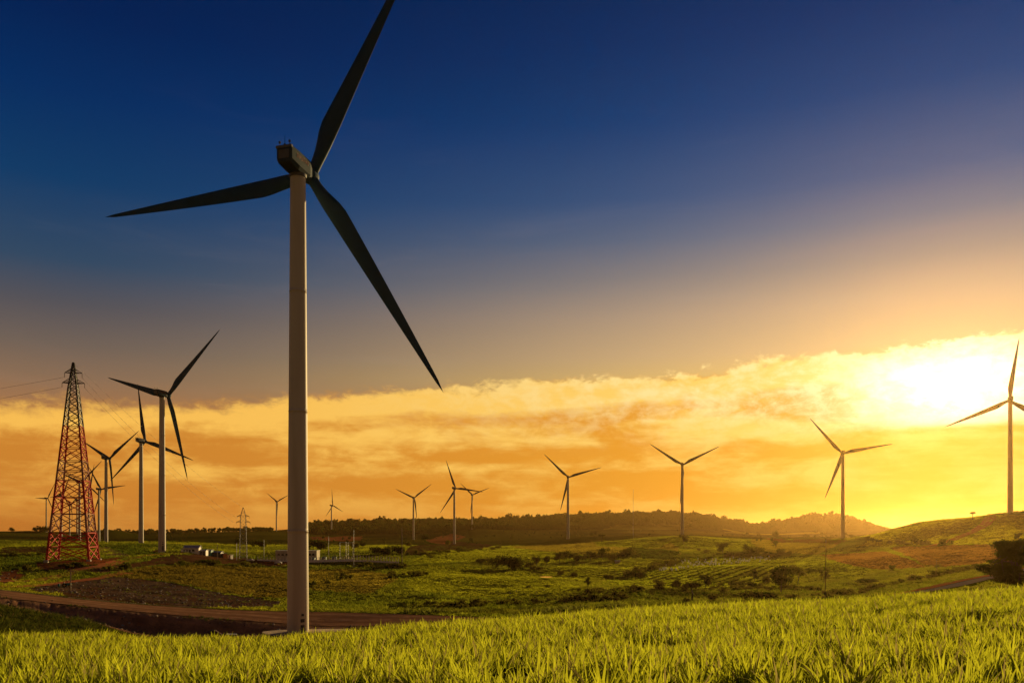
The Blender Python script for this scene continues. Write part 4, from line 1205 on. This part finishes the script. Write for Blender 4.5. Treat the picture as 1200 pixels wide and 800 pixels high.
def house(name, px, py, w_, d_, h, wall, roof, label, gable=1.2, rz=0.0, wins=(), door=None, dmin=400, dd=None):
    p = at(px, py, dd) if dd else hit(px, py, dmin)
    p.z = g1(p.x, p.y)
    o = empty(name, p, rz)
    walls(w_, d_, h, gable).build('wall', wall, o)
    if gable: prism_roof(w_, d_, h, gable, .4).build('roof', roof, o)
    else: MB().box((0, 0, h + .12), (w_ + .5, d_ + .5, .24)).build('roof', roof, o)
    for (x, z, ww_, hh_) in wins: opening('window', o, x, z, ww_, hh_, -d_/2, M['glass'])
    if door:
        dr = opening('door', o, door[0], 1.05, door[1], 2.1, -d_/2, M['seam'])
        MB().box((door[0] + door[1]*.35, -d_/2 - .09, 1.05), (.06, .08, .18)).build('handle', M['dark'], dr)
    return tag(o, label, 'building', 'small buildings in the valley')
house('white_house', 225.5, 648.3, 8.5, 6, 3.1, M['white'], M['roof'], 'long white house with one dark window at the end of the red track', 1.5, .12, [(1.2, 1.7, 1.2, 1.1), (-2.6, 1.7, 1.0, .9)], (-.8, .95), dd=500)
house('lean_to_shed', 216.2, 648.4, 3.0, 4, 1.9, M['white'], M['roof'], 'low pale lean-to shed against the left end of the white house', 0, .12, [(.3, 1.1, .7, .5)], None, dd=498)
house('grey_shed', 239, 648.0, 3.6, 4, 2.7, M['galv'], M['roof'], 'grey metal shed between the white house and the teal cabin', .6, 0, [(-.8, 1.6, .7, .6)], (.7, .9), dd=502)
house('teal_cabin', 245.5, 646.8, 3.2, 4, 3.0, M['teal'], M['roof'], 'small teal cabin right of the white house', .5, 0, [(.5, 1.7, .8, .8)], (-.8, .9), dd=512)
house('dark_barn', 255, 646.4, 5.4, 5, 2.6, M['dark'], M['roof'], 'dark open barn between the teal cabin and the sunlit-orange booth', .7, 0, [(1.0, 1.4, .9, .8)], (-1.2, 1.2), dd=515)
house('sunlit_booth', 262.2, 646.4, 2.4, 3, 2.5, M['orange'], M['roof'], 'small booth coloured in sunlit orange left of the small grey pylon', 0, -.5, [(-.5, 1.5, .6, .6)], (.5, .8), dd=516)
house('white_booth', 270, 645.6, 2.0, 2.5, 2.2, M['white'], M['roof'], 'tiny white booth between the sunlit-orange booth and the small grey pylon', 0, -.3, [(.3, 1.4, .5, .5)], None, dd=520)
house('blue_shed', 723.5, 659.6, 3.2, 3, 1.8, M['galv'], M['white'], 'tiny pale-roofed shed at the end of the mid-valley tree line', .4, .1, [(.5, 1.0, .5, .4)], None, dmin=300)

# substation: control house, yard wall and fence, gantries
sy = 540.0
sb = house('control_building', 349, 658.5, 26.5, 9, 6.0, M['cream'], M['white'], 'long cream flat-roofed substation building half hidden by the huge near tower', 0, 0, [(-11.2, 3.6, 1.3, 1.1), (-8.6, 3.6, 1.3, 1.1), (-6.0, 3.6, 1.3, 1.1), (9.0, 3.6, 1.3, 1.1), (11.0, 3.6, 1.3, 1.1)], (-4.0, 1.1), dd=553)
def fence(name, pts, n, label, wall_h=1.0, h=3.0, wall_m='post'):
    P0 = Vector(pts[0]); o = empty(name, (P0.x, P0.y, g1(P0.x, P0.y)))
    w_ = MB(); rl = MB()
    for k in range(n + 1):
        t = k/n*(len(pts) - 1); i = min(int(t), len(pts) - 2); q = Vector(pts[i]).lerp(Vector(pts[i+1]), t - i)
        z = g1(q.x, q.y) - o.location.z; x, y = q.x - P0.x, q.y - P0.y
        MB().tube((x, y, z - .4), (x, y, z + h), .26, .22, 6).build('post', M['post'], o)
        if k:
            w_.tube((lx, ly, lz + wall_h/2), (x, y, z + wall_h/2), wall_h/2, None, 4)
            for f_ in (.55, .75, .95): rl.tube((lx, ly, lz + h*f_), (x, y, z + h*f_), .035, None, 4)
        lx, ly, lz = x, y, z
    w_.build('base_wall', M[wall_m], o); rl.build('rail', M['galv'], o)
    return tag(o, label, 'fence', 'substation fences')
fence('perimeter_fence', [pd(302, 531)[:2], pd(362, 524)[:2]], 16, 'low white-posted fence left of the huge near tower', 1.2, 2.6)
fence('perimeter_fence', [pd(362, 523)[:2], pd(415, 538)[:2]], 18, 'white-posted wall and fence just right of the huge near tower', 2.0, 3.4)
fence('perimeter_fence', [pd(415, 538)[:2], pd(467, 552)[:2]], 15, 'white-posted fence at the right end of the substation by the brown pole', 1.4, 4.2)
def gantry(px, d, w_, h, label):
    x, y = pd(px, d); o = empty('switch_gantry', (x, y, g1(x, y)))
    for sx in (-1, 1):
        m = MB()
        for k in range(7):
            z0, z1 = h*k/7, h*(k+1)/7
            for a, b in ((-.25, .25), (.25, -.25)):
                m.tube((sx*w_/2 + a, 0, z0), (sx*w_/2 + b, 0, z1), .05, None, 4); m.tube((sx*w_/2 + a, 0, z0), (sx*w_/2 + a, 0, z1), .07, None, 4)
        m.build('column', M['galv'], o)
    MB().box((0, 0, h*.97), (w_ + .6, .3, .35)).build('beam', M['galv'], o)
    for k in (-.3, 0, .3): MB().lathe([(.04, 0), (.14, -.2), (.06, -.4), (.14, -.6), (.06, -.8), (.03, -1)], 6, off=(k*w_, 0, h*.95)).build('insulator', M['ceramic'], o)
    return tag(o, label, 'gantry', 'substation gantries')
gantry(402, 556, 4, 12, 'grey lattice gantry in the substation yard, left of the tall pale pole')
gantry(411, 560, 3.2, 12, 'grey lattice gantry directly behind the tall pale pole in the substation')
def transformer(px, d, label):
    x, y = pd(px, d); o = empty('transformer', (x, y, g1(x, y)))
    MB().box((0, 0, 1.3), (2.6, 1.8, 2.2)).build('tank', M['teal'], o, bevel=.08)
    for k in range(5): MB().box((-1.2 + .6*k, -1.1, 1.3), (.12, .5, 1.6)).build('radiator_fin', M['galv'], o)
    for k in (-.8, 0, .8): MB().lathe([(.1, 0), (.2, .2), (.1, .4), (.2, .6), (.1, .8), (.04, 1.0)], 8, off=(k, 0, 2.4)).build('bushing', M['ceramic'], o)
    return tag(o, label, 'transformer', 'substation transformers')
transformer(367, 536, 'blue-green transformer tight against the right side of the huge near tower')
transformer(380, 545, 'blue-green transformer in the yard right of the cream building')
transformer(392, 548, 'blue-green transformer in the yard left of the gantries')

# ------------------------------------------------------------------ vehicles and small things
def car(px, py, d, mat, rz, label, van=False):
    x, y = pd(px, d); o = empty('parked_car', (x, y, g1(x, y) + .16), rz)
    # side outline swept across the width with tumblehome
    prof = [(-2.1,.35),(-2.15,.75),(-2.05,.95),(-1.2,1.0),(-.55,1.45),(.85,1.48),(1.65,1.02),(2.1,.92),(2.15,.55),(2.05,.32)]
    rings = []
    for yy, k in ((-.86,.0),(-.8,1.),(0,1.03),(.8,1.),(.86,.0)):
        ring = []
        for a, b in prof:
            f = 1 if k else .96
            t = 1 if b < 1.0 else (1 - .16*(b-1)/.48)
            ring.append((a*f, yy*t, .7 + (b-.7)*f))
        rings.append(ring)
    MB().loft(rings).build('body', mat, o, bevel=.03)
    for sy_ in (-1, 1):
        MB().add([(-1.05, sy_*.845, 1.02), (1.45, sy_*.845, 1.03), (.78, sy_*.745, 1.4), (-.5, sy_*.745, 1.38), (-1.05, sy_*.80, 1.02), (1.45, sy_*.80, 1.03), (.78, sy_*.70, 1.4), (-.5, sy_*.70, 1.38)], [(0,1,2,3),(7,6,5,4),(0,1,5,4),(1,2,6,5),(2,3,7,6),(3,0,4,7)]).build('side_window', M['glass'], o)
        MB().box((2.13, sy_*.6, .72), (.08, .3, .16)).build('headlight', M['white'], o)
    MB().add([(-1.25,-.72,1.03),(-1.25,.72,1.03),(-.6,.66,1.45),(-.6,-.66,1.45),(-1.2,-.72,.99),(-1.2,.72,.99),(-.5,.66,1.42),(-.5,-.66,1.42)], [(0,1,2,3),(4,5,6,7),(0,1,5,4),(1,2,6,5),(2,3,7,6),(3,0,4,7)]).build('windscreen', M['glass'], o)
    for a in (-1.35, 1.35):
        for b in (-.78, .78):
            wh = MB().lathe([(.12, -.1), (.29, -.1), (.33, -.06), (.33, .06), (.29, .1), (.12, .1)], 16, 'Y').build('wheel', M['rubber'], o)
            wh.location = (a, b, .17)
            MB().lathe([(.02, -.11), (.18, -.115), (.18, .115), (.02, .11)], 10, 'Y').build('rim', M['galv'], wh)
    return tag(o, label, 'car', 'parked cars')
car(184, 648.8, 485, M['yellow'], .1, 'pale yellow car on the red track at the foot of the left row\'s tallest turbine')
car(293.5, 657, 520, M['white'], .05, 'white car parked between the small grey pylon and the substation fence')
car(326, 661.5, 512, M['white'], .0, 'white car parked below the left substation fence')

def tractor(px, py, dmin, label):
    p = hit(px, py, dmin); o = empty('small_tractor', p, .3)
    MB().box((.45, 0, .85), (1.2, .6, .55)).build('bonnet', M['teal'], o, bevel=.06)
    MB().box((-.45, 0, .75), (.7, .8, .4)).box((-.75, 0, 1.15), (.12, .6, .5)).build('seat', M['dark'], o, bevel=.03)
    m = MB()
    for a in (-.85, .0):
        for b in (-.45, .45): m.tube((a, b, .8), (a, b, 2.0), .04, None, 6)
    m.build('canopy_frame', M['dark'], o)
    MB().box((-.42, 0, 2.04), (1.25, 1.15, .08)).build('canopy', M['yellow'], o, bevel=.02)
    for a, b, r in ((-.6, .55, .58), (-.6, -.55, .58), (.8, .42, .36), (.8, -.42, .36)):
        wh = MB().lathe([(.1, -.13), (r*.85, -.14), (r, -.08), (r, .08), (r*.85, .14), (.1, .13)], 18, 'Y').build('wheel', M['rubber'], o)
        wh.location = (a, b, r)
        MB().lathe([(.02, -.15), (r*.5, -.15), (r*.5, .15), (.02, .15)], 12, 'Y').build('rim', M['yellow'], wh)
    return tag(o, label, 'tractor')
tractor(78.6, 687.5, 207, 'small teal and yellow tractor beside the pale wooden pole on grey soil')
def barrel(px, py, dmin, label):
    p = hit(px, py, dmin); o = empty('barrel', p)
    MB().lathe([(.28, 0), (.3, .02), (.3, .3), (.32, .32), (.3, .34), (.3, .6), (.32, .62), (.3, .64), (.3, .9), (.28, .92)], 16).build('drum', M['teal'], o)
    MB().lathe([(.26, .9), (.26, .97), (.05, .98)], 16).build('lid', M['dark'], o)
    return tag(o, label, 'barrel')
barrel(69, 687.5, 207, 'dark teal barrel a few steps left of the small tractor')
def marker(px, py, dmin, h, label):
    p = hit(px, py, dmin); o = empty('marker_post', p)
    MB().lathe([(.11, -.3), (.11, h*.86), (.09, h*.95), (.03, h)], 10).build('post', M['white'], o)
    MB().lathe([(.118, h*.62), (.118, h*.74)], 10).build('band', M['redmark'], o)
    return tag(o, label, 'marker post')
marker(267.6, 712.5, 206, 1.0, 'short white marker post on the far verge of the dirt road')
def heap(name, p, r, h, mat, label, cat):
    m = MB(); rings = []
    for j in range(7):
        t = j/6; ring = []
        for k in range(18):
            a = 6.283*k/18; rr = r*math.cos(t*1.5)*(1 + .16*math.sin(3*a + j) + random.uniform(-.06, .06))
            ring.append((rr*math.cos(a), rr*math.sin(a)*.8, h*math.sin(t*1.5) - .2))
        rings.append(ring)
    o = m.loft(rings).build(name, mat, None, smooth=True); o.location = p
    return tag(o, label, cat)
q = at(250, 743, 158); q.z = g1(q.x, q.y); heap('soil_heap', q, 1.6, 1.5, M['soil'], 'dark heap of earth at the edge of the crop below the cut bank', 'soil heap')
q = hit(28, 682, 206); heap('boulder', q, .55, .5, M['rock'], 'pale boulder on the grass beside the red track at far left', 'boulder')
q = hit(37, 671, 206); heap('boulder', q, .6, .5, M['rock'], 'pale boulder in front of the dark bush at far left', 'boulder')
q = at(271, 745, 163); q.z = g1(q.x, q.y) + .1
o = MB().box((0, 0, .15), (2.0, 1.2, .35)).build('concrete_slab', M['concrete'], None, bevel=.05); o.location = q; o.rotation_euler = (.06, .05, .3)
tag(o, 'pale broken concrete slab lying left of the huge near tower', 'slab')

# white wrapped seedlings / stakes dotted in rows over the striped field
st = MB().lathe([(.16, -.1), (.22, .1), (.3, .35), (.2, .6), (.03, .72)], 7).mesh('plant_guard', M['guard'])
GP = [(766,668),(792,657),(862,653),(905,652),(906,656),(860,660),(815,664),(785,669)]
cnt = 0; tries = 0
while cnt < 130 and tries < 4000:
    tries += 1
    a, b = random.uniform(764, 906), random.uniform(651, 670)
    if not inpoly(np.array([a]), np.array([b]), GP)[0]: continue
    b = round(b/1.3)*1.3 + random.gauss(0, .12)
    p = hit(a, b, 300)
    o = bpy.data.objects.new('plant_guard', st); col.objects.link(o); o.location = p; s = random.uniform(1.3, 2.2); o.scale = (s, s, s)
    tag(o, 'small white plant guard, one of many dotted in rows on the striped field', 'plant guard', 'white plant guards on the striped field')
    cnt += 1
# ------------------------------------------------------------------ light, sky, air
SAZ, SEL = R(27), R(9.3)
sdir = Vector((math.sin(SAZ)*math.cos(SEL), math.cos(SAZ)*math.cos(SEL), math.sin(SEL)))
sl = bpy.data.lights.new('sun', 'SUN'); sl.energy = 5.0; sl.angle = R(.53); sl.color = (1.0, .70, .30)
so = bpy.data.objects.new('sun', sl); col.objects.link(so)
so.rotation_euler = sdir.to_track_quat('Z', 'Y').to_euler(); so.location = (200, 400, 300)

w = bpy.data.worlds.new('World'); scene.world = w; w.use_nodes = True
nt = w.node_tree; nt.nodes.clear()
tc = N(nt, 'ShaderNodeTexCoord'); sx = N(nt, 'ShaderNodeSeparateXYZ'); L(nt, tc.outputs['Generated'], sx.inputs[0])
X, Y, Z = sx.outputs
hyp = mth(nt, 'SQRT', mth(nt, 'ADD', mth(nt, 'MULTIPLY', X, X), mth(nt, 'MULTIPLY', Y, Y)))
te = mth(nt, 'DIVIDE', Z, mth(nt, 'MAXIMUM', hyp, .001))            # tan of elevation
az = mth(nt, 'ARCTAN2', X, Y)                                       # azimuth from the view axis
tl = mth(nt, 'MULTIPLY', te, 1/.7, clamp=True)
def stops(l): return [(min(1, t/.7), lin(*c)) for t, c in l]
left = ramp(nt, tl, stops([(0,(192,112,44)),(.05,(206,130,50)),(.10,(186,118,58)),(.135,(160,114,74)),(.165,(136,108,84)),(.197,(112,97,86)),(.24,(84,82,88)),(.285,(48,72,98)),(.37,(12,58,102)),(.46,(1,44,96)),(.548,(0,32,82)),(.7,(0,22,64))]))
right = ramp(nt, tl, stops([(0,(226,142,24)),(.06,(232,156,32)),(.12,(238,168,46)),(.18,(240,198,116)),(.205,(226,188,132)),(.25,(200,170,136)),(.296,(152,140,132)),(.34,(104,114,134)),(.387,(60,90,132)),(.478,(6,65,120)),(.57,(0,50,104)),(.7,(0,32,80))]))
fa = sstep(nt, az, -.5, .55)
back_ = sstep(nt, mth(nt, 'ABSOLUTE', az), 1.0, 2.0)
fa = mth(nt, 'MULTIPLY', fa, mth(nt, 'SUBTRACT', 1.0, back_))
grad = mixc(nt, fa, left, right)
# unseen sky behind the viewer: low peach band shaped as warm fill, blue above
dusk = ramp(nt, tl, stops([(0,(170,126,78)),(.18,(142,106,72)),(.32,(66,60,60)),(.5,(20,32,56)),(.7,(4,16,42))]))
grad = mixc(nt, back_, grad, dusk)
# cloud bank: noise in direction space, flattened
mp = N(nt, 'ShaderNodeCombineXYZ'); L(nt, mth(nt, 'MULTIPLY', az, 3.2), mp.inputs[0]); L(nt, mth(nt, 'MULTIPLY', te, 13.0), mp.inputs[1])
n1 = S(N(nt, 'ShaderNodeTexNoise'), Scale=2.0, Detail=9.0, Roughness=.58, Distortion=.35); L(nt, mp.outputs[0], n1.inputs['Vector'])
mp2 = N(nt, 'ShaderNodeCombineXYZ'); L(nt, mth(nt, 'MULTIPLY', az, 7.0), mp2.inputs[0]); L(nt, mth(nt, 'MULTIPLY', te, 16.0), mp2.inputs[1]); mp2.inputs[2].default_value = 5.3
n2 = S(N(nt, 'ShaderNodeTexNoise'), Scale=2.4, Detail=10.0, Roughness=.62, Distortion=.5); L(nt, mp2.outputs[0], n2.inputs['Vector'])
mp3 = N(nt, 'ShaderNodeCombineXYZ'); L(nt, mth(nt, 'MULTIPLY', az, 1.6), mp3.inputs[0]); L(nt, mth(nt, 'MULTIPLY', te, 26.0), mp3.inputs[1]); mp3.inputs[2].default_value = 2.1
n3 = S(N(nt, 'ShaderNodeTexNoise'), Scale=1.6, Detail=6.0, Roughness=.5); L(nt, mp3.outputs[0], n3.inputs['Vector'])
edge = mth(nt, 'ADD', .176, mth(nt, 'MULTIPLY', az, .077))
dd_ = mth(nt, 'SUBTRACT', edge, te)                                  # distance below the top of the bank
dn = mth(nt, 'ADD', dd_, mth(nt, 'ADD', mth(nt, 'MULTIPLY', mth(nt, 'SUBTRACT', n2.outputs['Fac'], .5), .030), mth(nt, 'MULTIPLY', mth(nt, 'SUBTRACT', n1.outputs['Fac'], .5), .03)))
mp4 = N(nt, 'ShaderNodeCombineXYZ'); L(nt, mth(nt, 'MULTIPLY', az, 2.3), mp4.inputs[0]); L(nt, mth(nt, 'MULTIPLY', te, 4.0), mp4.inputs[1]); mp4.inputs[2].default_value = 9.7
n4 = S(N(nt, 'ShaderNodeTexNoise'), Scale=2.2, Detail=3.0, Roughness=.5); L(nt, mp4.outputs[0], n4.inputs['Vector'])
mp5 = N(nt, 'ShaderNodeCombineXYZ'); L(nt, mth(nt, 'MULTIPLY', az, 16.0), mp5.inputs[0]); L(nt, mth(nt, 'MULTIPLY', te, 26.0), mp5.inputs[1]); mp5.inputs[2].default_value = 1.7
n5 = S(N(nt, 'ShaderNodeTexNoise'), Scale=3.0, Detail=8.0, Roughness=.65, Distortion=.3); L(nt, mp5.outputs[0], n5.inputs['Vector'])
dn = mth(nt, 'ADD', dn, mth(nt, 'ADD', mth(nt, 'MULTIPLY', mth(nt, 'SUBTRACT', n4.outputs['Fac'], .5), .05), mth(nt, 'MULTIPLY', mth(nt, 'SUBTRACT', n5.outputs['Fac'], .5), .034)))
soft = sstep(nt, az, .1, -.5)
body = sstep(nt, mth(nt, 'DIVIDE', dn, mth(nt, 'ADD', 1.0, mth(nt, 'MULTIPLY', soft, 1.5))), -.002, .009)
rim = mth(nt, 'MULTIPLY', body, mth(nt, 'SUBTRACT', 1.0, sstep(nt, dn, .008, .05)))
tex = mth(nt, 'ADD', mth(nt, 'ADD', mth(nt, 'MULTIPLY', n1.outputs['Fac'], .45), mth(nt, 'MULTIPLY', n3.outputs['Fac'], .3)), mth(nt, 'MULTIPLY', n2.outputs['Fac'], .25))
tx = sstep(nt, mth(nt, 'ADD', tex, mth(nt, 'MULTIPLY', rim, .16)), .44, .60)
low = mth(nt, 'MULTIPLY', sstep(nt, te, .0, .09), mth(nt, 'SUBTRACT', 1.0, mth(nt, 'MULTIPLY', sstep(nt, az, .15, .5), mth(nt, 'SUBTRACT', .75, mth(nt, 'MULTIPLY', sstep(nt, te, .06, .14), .75)))))                                         # towards the horizon the bank melts into the glow
cl_l = mixc(nt, tx, lin(206,132,46), lin(252,192,84)); cl_r = mixc(nt, tx, lin(240,162,36), lin(255,214,108))
cl = mixc(nt, fa, cl_l, cl_r)
hi = mth(nt, 'MULTIPLY', sstep(nt, te, .085, .16), mth(nt, 'MULTIPLY', sstep(nt, az, -.25, .3), sstep(nt, mth(nt, 'ADD', mth(nt, 'MULTIPLY', n5.outputs['Fac'], .5), mth(nt, 'MULTIPLY', n2.outputs['Fac'], .5)), .40, .62)))
cl = mixc(nt, mth(nt, 'MULTIPLY', hi, .75), cl, lin(255, 236, 172))
front = mth(nt, 'SUBTRACT', 1.0, back_)
cov = mth(nt, 'MULTIPLY', mth(nt, 'MULTIPLY', body, mth(nt, 'ADD', .3, mth(nt, 'MULTIPLY', low, .65))), front)
cm = N(nt, 'ShaderNodeCombineXYZ'); L(nt, mth(nt, 'ADD', mth(nt, 'MULTIPLY', az, 2.0), mth(nt, 'MULTIPLY', te, -2.2)), cm.inputs[0]); L(nt, mth(nt, 'MULTIPLY', te, 11.0), cm.inputs[1]); cm.inputs[2].default_value = 3.9
cn_ = S(N(nt, 'ShaderNodeTexNoise'), Scale=2.1, Detail=7.0, Roughness=.6, Distortion=.8); L(nt, cm.outputs[0], cn_.inputs['Vector'])
ci_ = mth(nt, 'MULTIPLY', sstep(nt, cn_.outputs['Fac'], .5, .8), mth(nt, 'MULTIPLY', sstep(nt, te, .6, .2), .10))
grad = mixc(nt, ci_, grad, mixc(nt, .5, grad, lin(196, 176, 168)))
sky = mixc(nt, cov, grad, cl)
# the sun behind the bank: wide glow, and the burnt-out patch with its flat lower edge
dot = N(nt, 'ShaderNodeVectorMath', operation='DOT_PRODUCT'); L(nt, tc.outputs['Generated'], dot.inputs[0]); dot.inputs[1].default_value = sdir
ang = mth(nt, 'ARCCOSINE', mth(nt, 'MINIMUM', dot.outputs['Value'], 1.0))
ex = lambda s: mth(nt, 'EXPONENT', mth(nt, 'MULTIPLY', mth(nt, 'POWER', mth(nt, 'DIVIDE', ang, s), 2.0), -1.0))
glow = mth(nt, 'MULTIPLY', ex(.17), .07)
g1_ = N(nt, 'ShaderNodeVectorMath', operation='SCALE'); g1_.inputs[0].default_value = (1.0, .62, .18); L(nt, glow, g1_.inputs['Scale'])
da = mth(nt, 'DIVIDE', mth(nt, 'SUBTRACT', az, SAZ + .008), .095); de = mth(nt, 'DIVIDE', mth(nt, 'SUBTRACT', te, .152), .044)
patch = mth(nt, 'EXPONENT', mth(nt, 'MULTIPLY', mth(nt, 'ADD', mth(nt, 'MULTIPLY', da, da), mth(nt, 'MULTIPLY', de, de)), -1.0))
cut = sstep(nt, mth(nt, 'ADD', te, mth(nt, 'MULTIPLY', mth(nt, 'SUBTRACT', n3.outputs['Fac'], .5), .02)), .109, .119)
patch = mth(nt, 'MULTIPLY', mth(nt, 'MULTIPLY', patch, cut), mth(nt, 'ADD', .10, mth(nt, 'MULTIPLY', body, mth(nt, 'ADD', .75, mth(nt, 'MULTIPLY', n5.outputs['Fac'], .9)))))
g2_ = N(nt, 'ShaderNodeVectorMath', operation='SCALE'); g2_.inputs[0].default_value = (1.0, .93, .78); L(nt, patch, g2_.inputs['Scale'])
a1 = N(nt, 'ShaderNodeVectorMath', operation='ADD'); L(nt, sky, a1.inputs[0]); L(nt, g1_.outputs[0], a1.inputs[1])
a2 = N(nt, 'ShaderNodeVectorMath', operation='ADD'); L(nt, a1.outputs[0], a2.inputs[0]); L(nt, g2_.outputs[0], a2.inputs[1])
ni = N(nt, 'ShaderNodeTexSky'); ni.sky_type = 'NISHITA'; ni.sun_disc = False; ni.sun_elevation = SEL; ni.sun_rotation = SAZ
n_s = N(nt, 'ShaderNodeVectorMath', operation='SCALE'); L(nt, ni.outputs[0], n_s.inputs[0]); n_s.inputs['Scale'].default_value = .006
s10 = N(nt, 'ShaderNodeVectorMath', operation='SCALE'); L(nt, a2.outputs[0], s10.inputs[0]); s10.inputs['Scale'].default_value = 10.0
a3 = N(nt, 'ShaderNodeVectorMath', operation='ADD'); L(nt, s10.outputs[0], a3.inputs[0]); L(nt, n_s.outputs[0], a3.inputs[1])
bg = N(nt, 'ShaderNodeBackground'); bg.inputs['Strength'].default_value = .1; L(nt, a3.outputs[0], bg.inputs['Color'])
wo = N(nt, 'ShaderNodeOutputWorld'); L(nt, bg.outputs[0], wo.inputs['Surface'])

HAZE = 2.8e-5
if HAZE > 0:
    m, hn = new_mat('haze')
    pv = N(hn, 'ShaderNodeVolumePrincipled'); pv.inputs['Density'].default_value = HAZE
    pv.inputs['Color'].default_value = (.98, .6, .2, 1); pv.inputs['Anisotropy'].default_value = .84
    ho = N(hn, 'ShaderNodeOutputMaterial'); L(hn, pv.outputs[0], ho.inputs['Volume'])
    zb, zt_ = float(GZ.min()) - 1.0, 126.0
    hz = MB().box((0, 0, (zb + zt_)/2), (19600, 19600, zt_ - zb)).build('haze', m)
    tag(hz, kind='stuff')

vs_ = scene.view_settings
vs_.view_transform = 'Standard'; vs_.look = 'None'; vs_.exposure = 0; vs_.gamma = 1; vs_.use_curve_mapping = False
scene.render.engine = 'CYCLES'
cy = scene.cycles
cy.use_denoising = True
try: cy.denoiser = 'OPENIMAGEDENOISE'
except Exception: pass
cy.max_bounces = 6; cy.diffuse_bounces = 3; cy.transmission_bounces = 4; cy.glossy_bounces = 2; cy.volume_bounces = 0; cy.transparent_max_bounces = 4
cy.use_adaptive_sampling = True; cy.adaptive_threshold = .015
cy.sample_clamp_indirect = 4.0
scene.render.resolution_x = 1024; scene.render.resolution_y = 682
